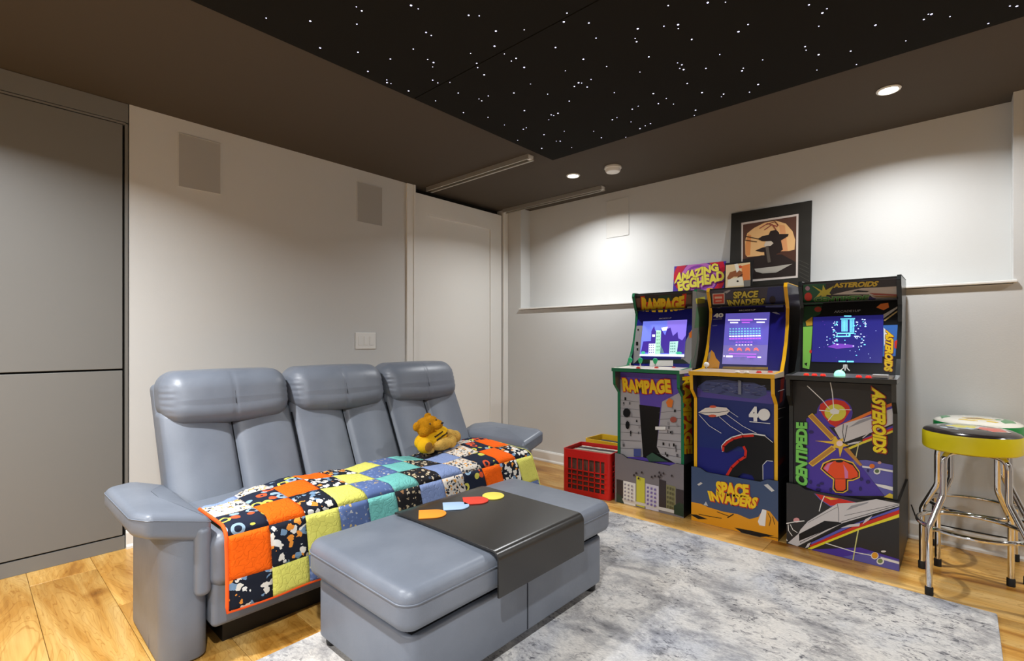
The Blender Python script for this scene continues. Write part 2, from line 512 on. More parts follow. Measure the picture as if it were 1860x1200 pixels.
# ------------------------------------------------------------------ the room
T = 0.12
fl = MB(); fl.box(XB, XR, YB, YL, -0.08, -0.012, DARKGAP)
floor = struct(fl.build('floor'))
random.seed(7)
PW, PL = 0.2415, 1.29
x = 0.209 - PW*math.ceil((0.209-XB)/PW)
plank_cache = {}
while x < XR:
    y = YB - random.random()*PL
    while y < YL:
        x0, x1, y0, y1 = max(x, XB)+0.0007, min(x+PW, XR)-0.0007, max(y, YB)+0.0006, min(y+PL, YL)-0.0006
        if x1 > x0 and y1 > y0:
            k = (round(x1-x0, 4), round(y1-y0, 4))
            if k not in plank_cache:
                a, b_ = k[0]/2, k[1]/2; e = 0.0012
                mb = MB()
                mb.add([(-a, -b_, -.012), (a, -b_, -.012), (a, b_, -.012), (-a, b_, -.012),
                        (-a, -b_, -e), (a, -b_, -e), (a, b_, -e), (-a, b_, -e),
                        (-a+e, -b_+e, 0), (a-e, -b_+e, 0), (a-e, b_-e, 0), (-a+e, b_-e, 0)],
                       [(0, 1, 5, 4), (1, 2, 6, 5), (2, 3, 7, 6), (3, 0, 4, 7), (4, 5, 9, 8), (5, 6, 10, 9), (6, 7, 11, 10), (7, 4, 8, 11), (8, 9, 10, 11)], WOOD)
                o = mb.build('plank', floor, world=False); plank_cache[k] = o.data
            else:
                o = bpy.data.objects.new('plank', plank_cache[k]); COL.objects.link(o); o.parent = floor
            o.location = ((x0+x1)/2, (y0+y1)/2, 0)
        y += PL
    x += PW

struct(MB().box(XB, XN+T, YB, YL+0.3, ZC, ZC+0.1, CEIL).build('ceiling'))
# left wall (behind the sofa): from the cabinet to the door, over the door, behind the cabinet
XD0, XD1 = 2.540, 3.622
w = MB()
w.box(0.617, XD0, YL, YL+T, 0, ZC, WALL)
w.box(XD1, XR, YL, YL+T, 0, ZC, WALL)
w.box(XD0, XD1, YL+0.075, YL+T, 0, ZC, DARKGAP)
w.box(XB, 0.617, YL+0.30, YL+0.34, 0, ZC, DARKGAP)
struct(w.build('wall_left'))
# right wall with the long shallow niche
NY0, NY1, NZ = -0.205, 3.217, 1.452
w = MB()
w.box(XR, XN+T, YB, YL+T, 0, NZ-0.014, WALL)
w.box(XR, XN, NY1, YL+T, NZ-0.014, ZC, WALL)
w.box(XR, XN, YB, NY0, NZ-0.014, ZC, WALL)
w.box(XN, XN+T, YB, YL+T, NZ-0.014, ZC, WALL)
struct(w.build('wall_right'))
DWALL = mat('wall_paint_dark', (150, 148, 145), 0.8, spec=0.2)
struct(MB().box(XB-T, XB, YB, YL+0.3, 0, ZC, DWALL).build('wall_back'))
struct(MB().box(XB, XN, YB-T, YB, 0, ZC, DWALL).build('wall_near'))
struct(MB().box(XR-0.020, XN-0.001, NY0-0.014, NY1+0.012, NZ-0.010, NZ+0.004, WHITE).build('trim_1', bevel=0.003))
# door casings
c = MB(); c.box(2.456, XD0, YL-0.016, YL, 0, ZC-0.002, WHITE); c.box(2.520, XD0, YL-0.022, YL-0.016, 0, ZC-0.002, WHITE)
struct(c.build('trim_2', bevel=0.002))
struct(MB().box(XD1, XR-0.001, YL-0.016, YL, 0, ZC-0.002, WHITE).build('trim_3', bevel=0.003))
# baseboards
def board(name, prof, a, b_, axis):
    mb = MB()
    if axis == 'x': pts = [(a, YL-d, z) for d, z in prof]; mb.prism(pts, (b_-a, 0, 0), WHITE)
    else: pts = [(XR-d, a, z) for d, z in prof]; mb.prism(pts, (0, b_-a, 0), WHITE)
    return struct(mb.build(name))
PROF = [(0, 0), (0.024, 0), (0.024, 0.012), (0.016, 0.024), (0.015, 0.085), (0.009, 0.098), (0.0, 0.10)]
board('baseboard_left', PROF, 0.600, 2.455, 'x')
board('baseboard_right', PROF, YB, YL-0.017, 'y')
# the door: slab with one recessed panel
d = MB()
dx0, dx1, dz0, dz1 = XD0+0.012, XD1-0.010, 0.008, 2.386
px0, px1, pz0, pz1 = 2.690, 3.458, 0.26, 2.222
yf = YL+0.006
d.box(dx0, px0, yf, yf+0.04, dz0, dz1, WHITE); d.box(px1, dx1, yf, yf+0.04, dz0, dz1, WHITE)
d.box(px0, px1, yf, yf+0.04, dz0, pz0, WHITE); d.box(px0, px1, yf, yf+0.04, pz1, dz1, WHITE)
door = struct(d.build('door_1'))
p = MB(); p.box(px0+0.0005, px1-0.0005, yf+0.012, yf+0.03, pz0+0.0005, pz1-0.0005, WHITE); p.build('recessed_panel', door)

# ------------------------------------------------------------------ star ceiling panels
ST7 = [(121,46),(139,59),(351,80),(547,94),(752,30),(776,48),(754,107),(995,24),(1027,39),(1251,68),(1298,70),(1372,138),(1498,132),(1062,144),(1085,157),(591,213),(505,226),(759,232),(1005,218),(1366,205),(1260,237),(903,262),(1069,264),(1095,278),(1091,297),(803,317),(887,355),(888,367),(906,371),(1091,356),(1114,368),(984,404),(970,425),(1287,281),(1291,300),(1320,332),(1410,239),(1462,259),(1441,271),(1498,299),(1168,366),(1205,413),(1104,448),(1025,452),(1297,439),(1309,448),(1338,426),(1452,413),(1526,373),(1228,500),(1337,521),(1499,491),(1602,418),(1698,449),(1304,574),(1308,580),(1410,555),(1494,574),(1507,567),(1586,598),(1676,583),(1618,510),(1629,513),(1648,503),(1607,532),(1424,628),(1469,623),(1576,659),(1641,627),(1658,627),(1709,655),(1716,685),(1600,702),(1637,211),(1688,58),(1674,97),(1681,314),(1721,384)]
ST8 = [(376,23),(541,11),(615,9),(45,96),(75,159),(249,120),(238,160),(244,174),(358,109),(417,103),(418,119),(474,164),(709,102),(669,132),(591,227),(295,237),(119,277),(22,247),(415,262),(433,270),(424,285),(440,290),(258,300),(533,285),(689,284),(684,295),(770,249),(455,348),(54,331),(2,345),(15,346),(38,363),(151,386),(314,390),(368,410),(335,432),(398,434),(517,386),(598,403),(607,392),(715,384),(751,352),(251,442),(226,455),(162,490),(143,499),(221,508),(302,515),(280,524),(258,536),(65,547),(97,574),(485,481),(490,459),(199,572),(963,20),(1038,36),(1019,54),(1004,109),(947,194),(951,209),(1003,228),(996,292),(1137,213),(1161,269),(1240,105),(1367,170),(1442,81),(1461,59),(1474,59),(1551,69),(1711,98),(1801,25),(1830,26)]
ZP = 2.41
cp = Plane((0, 0, ZP), (0, 0, -1))
stars = [cp.at(340+a/2.447, b_/2.447) for a, b_ in ST7] + [cp.at(1050+a/2.296, b_/2.296) for a, b_ in ST8]
random.seed(3)
for _ in range(90):                     # the sky goes on outside the frame
    stars.append(Vector((random.uniform(0.42, 2.76), random.uniform(-0.27, 0.9), ZP)))
def outside(p):
    dd = p.x*CA+p.y*SA
    if dd < 0.05: return True
    u = 930+FPX*(p.x*SA-p.y*CA)/dd; v = HZ-FPX*(ZP-CAMH)/dd
    return not (-20 < u < 1880 and -20 < v)
stars = [p for i, p in enumerate(stars) if i < len(ST7)+len(ST8) or outside(p)]
STARLIGHT = mat('fibre_star', (214, 214, 255), 0.5, emit=3.2)
for (a, b_, lab) in ((0.392, 1.5895, 'black star ceiling panel over the sofa side, left of the seam'),
                     (1.5955, 2.792, 'black star ceiling panel right of the seam, nearer the games')):
    t = thing('star_ceiling_panel', lab, 'ceiling panel', (a, -0.30, ZC), 'fibre optic star ceiling panels')
    MB().box(a, b_, -0.30, 2.135, ZP, ZC, STARM).build('panel', t)
    sb = MB()
    for i, p in enumerate(stars):
        if a < p.x < b_ and -0.30 < p.y < 2.13:
            r = (0.0022, 0.0034, 0.0026, 0.0042)[i % 4]
            sb.lathe([(r, 0), (r*0.8, -0.0009), (r*0.4, -0.0014)], (p.x, p.y, ZP), STARLIGHT, n=7)
    tag(sb.build('star_lights', t), kind='stuff')

# ------------------------------------------------------------------ recessed downlights
LENS = mat('lamp_lens', (255, 246, 228), 0.4, emit=14.0)
def downlight(x, y, lab, k=1.0):
    t = thing('recessed_downlight', lab, 'ceiling light', (x, y, ZC), 'recessed ceiling downlights')
    MB().lathe([(0.040, -0.001), (0.052, -0.001), (0.054, -0.004), (0.052, -0.008), (0.043, -0.010), (0.040, -0.005), (0.040, -0.001)], (x, y, ZC), WHITE, n=28).build('trim_ring', t, smooth=True)
    MB().lathe([(0.040, -0.002), (0.036, -0.0045), (0.0, -0.006)], (x, y, ZC), LENS, n=28).build('lens', t, smooth=True)
    l = bpy.data.lights.new('downlight_beam', 'AREA')
    l.shape = 'DISK'; l.size = 0.085; l.energy = LAMP_W*k; l.color = LAMP_COL; l.spread = R(146)
    lo = bpy.data.objects.new('downlight_beam', l); lo.location = (0, 0, -0.016); COL.objects.link(lo); lo.parent = t
downlight(3.215, 0.277, 'lit recessed downlight in the dark ceiling strip above the bar stools', 0.35)
downlight(3.223, 2.264, 'lit recessed downlight in the ceiling beside the smoke detector', 0.38)
OUT = 'lit recessed downlight outside the view, part of an inferred set with added fill lamps'
for x, y, k in ((-0.04, 2.264, 1.0), (-0.04, 0.277, 0.95), (3.215, -1.71, 0.6), (-0.04, -1.71, 0.45), (-1.7, 0.277, 1.1), (-1.7, 2.264, 1.0)):  # last two added for fill light; the others follow the inferred lamp grid
    downlight(x, y, OUT, k)

# ------------------------------------------------------------------ ceiling fittings
t = thing('smoke_detector', 'round white smoke detector on the dark ceiling', 'smoke detector', (3.27, 1.935, ZC))
MB().lathe([(0.062, 0), (0.064, -0.012), (0.060, -0.018)], (3.27, 1.935, ZC), WHITE, n=36).build('base_ring', t, smooth=True)
MB().lathe([(0.056, -0.018), (0.055, -0.030), (0.048, -0.040), (0.0, -0.043)], (3.27, 1.935, ZC), WHITE, n=36).build('cover', t, smooth=True)
def rail(x0, x1, lab):
    t = thing('ceiling_rail', lab, 'rail', (x0, 2.24, ZC), 'aluminium ceiling rails at the door')
    z = ZC; y0, y1 = 2.235, YL-0.03
    pr = [(x0, z), (x0, z-0.034), (x0+0.012, z-0.034), (x0+0.012, z-0.030), (x0+0.004, z-0.030), (x0+0.004, z-0.004),
          (x1-0.004, z-0.004), (x1-0.004, z-0.030), (x1-0.016, z-0.030), (x1-0.016, z-0.034), (x1, z-0.034), (x1, z)]
    MB().prism([(a, y0, b_) for a, b_ in pr], (0, y1-y0, 0), ALU).build('channel', t)
    MB().box(x0+0.006, x1-0.006, y0+0.002, y0+0.03, z-0.028, z-0.004, WHITE).build('end_stop', t)
    MB().box(x0+0.016, x1-0.020, y0+0.02, y1-0.01, z-0.012, z-0.006, ALU).build('runner', t)
rail(2.640, 2.705, 'pale metal rail on the ceiling leading to the left edge of the door')
rail(3.590, 3.650, 'pale metal rail on the ceiling close to the right wall')

# in-wall speakers
def grille(x0, x1, z0, z1, lab):
    t = thing('wall_speaker', lab, 'speaker', (x0, YL, z0), 'flush in-wall speakers')
    MB().box(x0, x1, YL-0.004, YL-0.0005, z0, z1, GRILLE).build('grille', t)
    f = MB()
    for b_ in ((x0-0.003, x1+0.003, z0-0.003, z0), (x0-0.003, x1+0.003, z1, z1+0.003), (x0-0.003, x0, z0, z1), (x1, x1+0.003, z0, z1)):
        f.box(b_[0], b_[1], YL-0.005, YL-0.0005, b_[2], b_[3], WALL)
    f.build('frame', t)
grille(0.850, 1.069, 2.045, 2.353, 'grey flush wall speaker high above the left end of the sofa')
grille(2.011, 2.225, 2.045, 2.343, 'grey flush wall speaker just left of the white door')
t = thing('wall_speaker', 'pale flush wall speaker high in the niche of the right wall', 'speaker', (XN, 2.22, 2.05), 'flush in-wall speakers')
MB().box(XN-0.004, XN-0.0005, 2.112, 2.329, 2.047, 2.368, mat('grille_paint_light', (205, 203, 198), 0.7, bump=0.25, bscale=900)).build('grille', t)
f = MB()
for a in ((2.109, 2.332, 2.044, 2.047), (2.109, 2.332, 2.368, 2.371), (2.109, 2.112, 2.047, 2.368), (2.329, 2.332, 2.047, 2.368)):
    f.box(XN-0.005, XN-0.0005, a[0], a[1], a[2], a[3], WALL)
f.build('frame', t)
# light switch
t = thing('light_switch', 'white three-gang light switch plate above the sofa', 'light switch', (2.08, YL, 1.137))
MB().box(1.994, 2.167, YL-0.007, YL-0.0005, 1.075, 1.199, WHITE).build('plate', t, bevel=0.002)
for i in range(3):
    xc = 2.030+i*0.050
    MB().prism([(xc-0.016, YL-0.007, 1.104), (xc+0.016, YL-0.007, 1.104), (xc+0.016, YL-0.007, 1.170), (xc-0.016, YL-0.007, 1.170)], (0, -0.003, 0), WHITE).build('rocker', t)

# grey built-in cabinet at the left
CX0, CX1 = -1.25, 0.590
t = thing('built_in_cabinet', 'grey built-in wall cabinet with upper and lower flat panels', 'cabinet', (CX0, YL, 0))
MB().box(CX0, 0.612, YL+0.02, YL+0.29, 0.001, ZC-0.001, DARKGAP).build('carcass', t)
MB().box(CX0, CX1-0.004, YL-0.004, YL+0.018, 0.986, 2.318, GREYP).build('upper_panel', t, bevel=0.002)
MB().box(CX0, CX1-0.004, YL-0.004, YL+0.018, 0.079, 0.976, GREYP).build('lower_panel', t, bevel=0.002)
MB().box(CX0, 0.612, YL-0.002, YL+0.018, 2.336, ZC-0.002, GREYP).build('fascia', t, bevel=0.001)
MB().box(CX0, 0.600, YL-0.004, YL+0.018, 2.322, 2.332, GREYP).build('track_strip', t)
MB().box(CX0, 0.596, YL-0.004, YL+0.018, 0.001, 0.071, GREYP).build('plinth', t)
MB().box(0.598, 0.612, YL+0.004, YL+0.02, 0.102, 2.33, mat('cabinet_side', (120, 118, 114), 0.5)).build('side_stile', t)

# rug
rg = MB(); rg.slab(rpoly([(-0.35, -0.112), (2.868, -0.112), (2.868, 1.846), (-0.35, 1.846)], 0.01, 3), 0.0006, 0.012, 0.004, RUG, rings=1)
ro = rg.build('area_rug'); tag(ro, 'pale grey abstract area rug under the ottoman', 'rug')
# ==== OBJECTS ====

# ------------------------------------------------------------------ sofa
SX = 1.463                                   # middle of the sofa
def mir(x): return 2*SX - x
sofa = thing('sofa', 'blue-grey leather three-seat sofa with padded headrests', 'sofa', (SX, 2.35, 0))
def back_y(z): return 2.445 + (z-0.42)*0.50   # front of the back at height z
xs = [0.590, 1.171, 1.755, 2.336]
# plinth and base
MB().box(0.66, mir(0.66), 2.075, 2.62, 0.0, 0.10, BLACK).build('plinth', sofa)
MB().rbox((0.602, 1.995, 0.098), (mir(0.602), 2.72, 0.30), 0.02, LEATHER, mid=(12, 3, 2)).build('base', sofa, smooth=True)
# rear shell
def shell(x, y, z): return (x, y + (z-0.42)*0.50, z)
MB().rbox((0.600, 2.56, 0.12), (mir(0.600), 2.66, 0.93), 0.03, LEATHER, mid=(10, 2, 6), fn=shell).build('back_shell', sofa, smooth=True)
def arm(side):
    f = (lambda x: x) if side < 0 else mir
    a = bpy.data.objects.new('armrest', None); COL.objects.link(a); a.parent = sofa; a.empty_display_size = 0.05
    def mp(x, y, z): return (f(x), y, z)
    m = MB()
    def lean(x, y, z):
        k = 0.010*math.sin(math.pi*min(1, max(0, z/0.5)))
        return mp(x + k*0.3, y, z)
    out = rpoly([(0.462, 2.51), (0.456, 2.02), (0.600, 2.02), (0.600, 2.56)], [0.05, 0.075, 0.045, 0.02], 6)
    m.slab(out, 0.004, 0.458, 0.008, LEATHER, fn=lean, rings=2)
    pn = m.build('side_panel', a, smooth=True)
    sm = MB(); sm.tube([mp(0.4585+0.003*math.sin(math.pi*z/0.5), 2.21, z) for z in (0.01, 0.12, 0.25, 0.36, 0.45)], 0.0012, mat('seam_thread', (70, 74, 82), 0.8), n=5); sm.build('side_seam', a)
    # pad: wing with rounded outer corners, higher at the outside
    m = MB()
    out = rpoly([(0.372, 2.50), (0.374, 2.06), (0.410, 2.000), (0.604, 2.000), (0.604, 2.60), (0.47, 2.60)], [0.06, 0.06, 0.035, 0.02, 0.02, 0.06], 6)
    def pad(x, y, z):
        e = (x-0.372)/0.232
        crown = 0.010*math.sin(math.pi*min(1, max(0, e)))*math.sin(math.pi*min(1, max(0, (y-1.99)/0.62)))
        up = 1.0 if z > 0.50 else 0.0
        zz = z - 0.045*e*e + up*crown + 0.012*(1-e)
        if z < 0.49: zz += 0.010*(1-e)
        return mp(x, y, zz)
    m.slab(out, 0.456, 0.548, 0.026, LEATHER, fn=pad, rings=5, seg=5)
    ap = m.build('arm_pad', a, smooth=True)
    wl = MB(); wl.tube([pad(p[0], p[1], 0.530) for p in out], 0.0016, LEATHER, n=5, closed=True); wl.build('pad_welt', a, smooth=True)
    # tongue of leather that drops at the inner front
    m = MB(); m.rbox((0.549, 1.990, 0.228), (0.6035, 2.58, 0.478), 0.024, LEATHER, mid=(2, 6, 4), fn=mp)
    m.build('inner_bolster', a, smooth=True)
arm(-1); arm(1)
random.seed(11)
for i in range(3):
    x0, x1 = xs[i]+0.0015, xs[i+1]-0.0015
    xm = (x0+x1)/2; hw = (x1-x0)/2
    # seat cushion
    def seat(x, y, z, x0=x0, x1=x1, xm=xm, hw=hw):
        e = 1-((x-xm)/hw)**2
        if z > 0.34: z += 0.012*e
        return (x, y, z)
    MB().rbox((x0, 1.972, 0.245), (x1, 2.56, 0.440), 0.045, LEATHER, mid=(10, 8, 4), fn=seat).build('seat_cushion', sofa, smooth=True)
    # back cushion with a middle groove
    def backf(x, y, z, xm=xm, hw=hw):
        e = abs(x-xm)/hw
        g = math.exp(-((x-xm)/0.014)**2)*0.016
        puff = 0.030*(1-abs(2*e-1)**2.2)
        k = 1.0 if y < 2.50 else 0.0
        yy = y - k*(puff - g)
        return (x, yy + (z-0.42)*0.50, z + 0.0)
    MB().rbox((x0, 2.462, 0.395), (x1, 2.58, 0.815), 0.028, LEATHER, mid=(110, 3, 10), fn=backf).build('back_cushion', sofa, smooth=True)
    sm = MB()
    for xx, dy in ((xm, 0.0),):
        sm.tube([(xx, 2.462+0.0155-0.030*0.0 + (z-0.42)*0.50, z) for z in (0.43, 0.55, 0.65, 0.77)], 0.0030, SEAM, n=6)
    sm.build('middle_seam', sofa)
    if i < 2:
        sm = MB(); sm.tube([(xs[i+1], 2.466 + (z-0.42)*0.50, z) for z in (0.43, 0.55, 0.65, 0.76)], 0.004, SEAM, n=6); sm.build('division_seam', sofa)
    # headrest roll
    hx0, hx1 = x0+0.003, x1-0.003
    def head(x, y, z, xm=xm, hw=hw):
        e = abs(x-xm)/hw
        yy = y - (0.034 if y < 2.68 else 0.010)*(1-e**2.6) + (z-0.75)*0.30
        zz = z - 0.016*(1-e*e)*(1 if z < 0.86 else -0.35)
        g = math.exp(-((x-xm)/0.006)**2)*0.004
        if y < 2.66: yy += g
        # gathered ends
        if e > 0.80 and y < 2.68: yy += 0.0035*math.sin(z*240)*(e-0.80)/0.2
        return (x, yy, zz)
    hm = MB().rbox((hx0, 2.578, 0.762), (hx1, 2.800, 0.992), 0.082, LEATHER, mid=(40, 6, 14), seg=7, fn=head).build('headrest', sofa, smooth='all')
    sm = MB()
    sm.tube([(xm, 2.5470 + 0.0 + (z-0.75)*0.30 + (0.0 if 0.85 < z < 0.90 else 0.0), z) for z in (0.84, 0.86, 0.88, 0.90)], 0.0012, SEAM, n=5)
    sm.build('stitch_line', hm)

# ------------------------------------------------------------------ ottoman, tray, coasters
ott = thing('ottoman', 'long blue-grey leather ottoman standing on the rug', 'ottoman', (1.42, 1.49, 0.012))
MB().slab(rpoly([(0.885, 1.205), (1.955, 1.205), (1.955, 1.785), (0.885, 1.785)], 0.045, 6), 0.050, 0.255, 0.010, LEATHER, rings=2).build('base', ott, smooth=True)
f = MB()
for (a, b_) in ((0.93, 1.25), (1.91, 1.25), (0.93, 1.74), (1.91, 1.74)):
    f = MB(); f.lathe([(0.024, 0.0122), (0.026, 0.02), (0.026, 0.056)], (a, b_, 0), BLACK, n=16); f.build('foot', ott, smooth=True)
MB().box(0.905, 1.935, 1.225, 1.765, 0.250, 0.281, SEAM).build('shadow_gap', ott)  # near-black filler box; its colour stands in for shade under the cushion
def ocr(x, y, z):
    if z > 0.33:
        e = (1-((x-1.42)/0.58)**2)*(1-((y-1.482)/0.32)**2)
        z += 0.008*max(0, e)
    return (x, y, z)
MB().slab(rpoly([(0.850, 1.178), (1.995, 1.178), (1.995, 1.800), (0.850, 1.800)], 0.055, 7), 0.277, 0.408, 0.036, LEATHER, rings=8, seg=6, fn=ocr).build('cushion', ott, smooth=True)
o_ = [(a, b_, 0.368) for a, b_ in rpoly([(0.8488, 1.1768), (1.9962, 1.1768), (1.9962, 1.8012), (0.8488, 1.8012)], 0.055, 7)]
MB().tube(o_, 0.0026, LEATHER, n=6, closed=True).build('welt', ott, smooth=True)
MB().tube([(1.42, 1.2035, 0.058), (1.42, 1.2035, 0.25)], 0.0015, SEAM, n=5).build('front_seam', ott)

TRAY = mat('tray_black_satin', (38, 36, 34), 0.26, spec=0.6)
tray = thing('wrap_tray', 'black curved tray lying over the ottoman', 'tray', (1.46, 1.44, 0.42))
prof = [(1.150, 0.272), (1.150, 0.395)] + [(1.180-0.030*math.cos(R(a)), 0.398+0.030*math.sin(R(a))) for a in (10, 30, 50, 70, 90)]
prof += [(1.700, 0.428)] + [(1.705+0.030*math.sin(R(a)), 0.398+0.030*math.cos(R(a))) for a in (20, 40, 60, 80)] + [(1.806, 0.36)]
prof = prof[:-1]+[(1.8125, 0.372)] if False else prof[:-5]
prof += [(1.705+0.0, 0.428), (1.735, 0.4265), (1.752, 0.423)]
th = 0.009
inner = []
for i in range(len(prof)):
    a = Vector(prof[max(0, i-1)]); b_ = Vector(prof[min(len(prof)-1, i+1)]); tt = (b_-a).normalized()
    inner.append((prof[i][0]+tt.y*th*1.0, prof[i][1]-tt.x*th))
mb = MB()
n = len(prof)
X0, X1 = 1.208, 1.716
vs = [(X0, a, b_) for a, b_ in prof] + [(X1, a, b_) for a, b_ in prof] + [(X0, a, b_) for a, b_ in inner] + [(X1, a, b_) for a, b_ in inner]
fs = []
for i in range(n-1):
    fs += [(i, i+1, n+i+1, n+i), (2*n+i, 3*n+i, 3*n+i+1, 2*n+i+1), (i, 2*n+i, 2*n+i+1, i+1), (n+i, n+i+1, 3*n+i+1, 3*n+i)]
fs += [(0, n, 3*n, 2*n), (n-1, 2*n+n-1, 3*n+n-1, 2*n-1)]
mb.add(vs, fs, TRAY); mb.build('tray_board', tray, smooth=True, bevel=0.0015)
def coaster(cx, cy, col, lab, rz, full=False):
    m = mat('coaster_%d' % int(cx*1000), col, 0.8, bump=0.1, bscale=300)
    if full: pts = [(0.053*math.cos(R(a)), 0.050*math.sin(R(a))) for a in range(0, 360, 12)]
    else:
        pts = [(0.048*math.cos(R(a)), 0.044+0.0*0+0.048*math.sin(R(a))-0.03) for a in range(0, 181, 12)] + rpoly([(-0.048, -0.05), (0.048, -0.05)], 0, 1)
    c, s = math.cos(rz), math.sin(rz)
    pts = [(cx+a*c-b_*s, cy+a*s+b_*c) for a, b_ in pts]
    mb = MB(); mb.slab(pts, 0.4285, 0.4325, 0.0012, m, seg=2, rings=1)
    tag(mb.build('coaster', smooth=True), lab, 'coaster', 'felt coasters on the tray')
tp = Plane((0, 0, 0.4305), (0, 0, 1))
for (u, v, col, lab, full) in ((783, 933, (246, 150, 38), 'orange felt coaster, nearest the sofa arm on the black tray', False),
                         (826, 918.5, (170, 196, 226), 'light blue felt coaster between the orange and the red one', False),
                         (862, 908.5, (226, 66, 44), 'red felt coaster between the light blue and the yellow one', False),
                         (896, 900, (236, 220, 90), 'round yellow felt coaster at the far end of the row', True)):
    p = tp.at(u, v); coaster(p.x, p.y, col, lab, R(-128), full)

# ------------------------------------------------------------------ quilt
quilt = thing('patchwork_quilt', 'colourful patchwork quilt spread along the sofa seat', 'quilt', (SX, 2.1, 0.44))
QM = {
 'o': quilted('cotton_orange', (255, 104, 14)),
 'p': dots_material('cotton_figures', (28, 32, 44), [(236, 232, 224), (232, 226, 214), (120, 150, 180), (236, 150, 60), (238, 236, 230), (226, 222, 214)], 34, 0.47),
 'y': quilted('cotton_lime', (226, 222, 110)),
 'b': dots_material('cotton_blue_print', (92, 112, 160), [(202, 176, 120), (120, 140, 186), (190, 190, 190)], 46, 0.30),
 't': quilted('cotton_teal', (120, 196, 188)),
 'd': dots_material('cotton_dark_print', (34, 32, 34), [(150, 110, 74), (222, 206, 180), (196, 176, 140), (70, 80, 100)], 44, 0.36),
 'l': quilted('cotton_light_blue', (138, 156, 200)),
 'w': dots_material('cotton_white_print', (226, 216, 204), [(34, 34, 40), (60, 70, 84), (230, 160, 60), (24, 26, 34)], 60, 0.42),
 'c': dots_material('cotton_circles', (32, 38, 56), [(222, 214, 90), (150, 176, 196), (226, 90, 50), (214, 206, 90)], 19, 0.46, ring=True),
}
SEQ = 'opybtdlwc'
QX0, QX1, QC = 0.640, 2.305, 12
QW = (QX1-QX0)/QC
BREAKS = [-0.150, -0.005, 0.152, 0.305, 0.462, 0.570]          # arc length from the rear edge
def qsurf(x, s):
    """s runs from the rear edge over the seat and down the front"""
    x += (x-QX0)/(QX1-QX0)*0.12*max(0.0, (s-0.22)/0.35)
    if s < 0: s *= 0.12 + 0.88*min(1.0, max(0.0, (x-0.70)/0.35))
    hump = 0.030*math.exp(-((x-1.02)/0.16)**2) + 0.012*math.exp(-((x-1.45)/0.15)**2) + 0.040*math.exp(-((x-2.12)/0.20)**2)
    rip = 0.004*math.sin(x*17.0) + 0.003*math.sin(x*31+1)
    y0 = 2.245 + 0.008*math.sin(x*9.0) + 0.02*math.exp(-((x-2.2)/0.2)**2)
    zt = 0.466
    Lt = 0.245; rr = 0.052; La = rr*math.pi/2
    if s < Lt:
        k = min(1.0, max(0.0, (1-s/Lt)))
        y = y0 - s*(y0-2.003)/Lt; z = zt + hump*k**0.7 + rip*k
        if s < 0.0: z -= hump*(s/0.15)**2*0.6
    elif s < Lt+La:
        a = (s-Lt)/rr; y = 2.003 - rr*math.sin(a); z = zt - rr*(1-math.cos(a))
    else:
        q = s-Lt-La; y = 2.003-rr - 0.010*math.sin(q*9) + 0.004*math.sin(x*22); z = zt-rr-q
    return Vector((x, y, z))
def qnorm(x, s):
    e = 0.002
    a = qsurf(x+e, s)-qsurf(x-e, s); b_ = qsurf(x, s+e)-qsurf(x, s-e)
    n = b_.cross(a); n.normalize()
    return n if (n.z > 0 or n.y < 0) and n.dot(Vector((0, -1, 1))) > 0 else -n
G = 9
for c in range(QC):
    for r in range(5):
        k = SEQ[(c + r - 3) % 9]
        vs = []; fs = []
        for i in range(G+1):
            for j in range(G+1):
                a = i/G; b_ = j/G
                x = QX0 + (c+a)*QW; s = BREAKS[r] + (BREAKS[r+1]-BREAKS[r])*b_
                ed = min(a, 1-a, b_, 1-b_)
                h = 0.006 - 0.004*max(0, 1-ed/0.10)**2 + 0.0025*math.sin(a*19+c*2)*math.sin(b_*17+r)*min(1, ed*6)
                vs.append(qsurf(x, s) + qnorm(x, s)*h)
        for i in range(G):
            for j in range(G):
                fs.append((i*(G+1)+j, (i+1)*(G+1)+j, (i+1)*(G+1)+j+1, i*(G+1)+j+1))
        o = MB().add(vs, fs, QM[k]).build('patch', quilt, smooth='all')
        sd = o.modifiers.new('thick', 'SOLIDIFY'); sd.thickness = 0.004; sd.offset = -1
# backing, a little larger, seen at the open left edge; orange binding round the rim
vs = []; fs = []; nx, ns = 72, 38
for i in range(nx+1):
    for j in range(ns+1):
        x = QX0-0.002 + (QX1-QX0+0.004)*i/nx; s = -0.154 + 0.726*j/ns
        vs.append(qsurf(x, s) - qnorm(x, s)*0.006)
for i in range(nx):
    for j in range(ns):
        fs.append((i*(ns+1)+j, (i+1)*(ns+1)+j, (i+1)*(ns+1)+j+1, i*(ns+1)+j+1))
o = MB().add(vs, fs, QM['y']).build('backing', quilt, smooth='all')
sd = o.modifiers.new('thick', 'SOLIDIFY'); sd.thickness = 0.008; sd.offset = 0
rim = [qsurf(QX0-0.004, -0.15+0.722*j/36) for j in range(37)] + [qsurf(QX0+(QX1-QX0)*i/40, 0.574) for i in range(1, 40)]
MB().tube(rim, 0.0075, mat('binding_orange', (250, 92, 16), 0.8), n=7).build('binding', quilt, smooth='all')
rim = [qsurf(QX1+0.004, -0.15+0.724*j/36) for j in range(37)]
MB().tube(rim, 0.0075, QM['y'], n=7).build('binding', quilt, smooth='all')

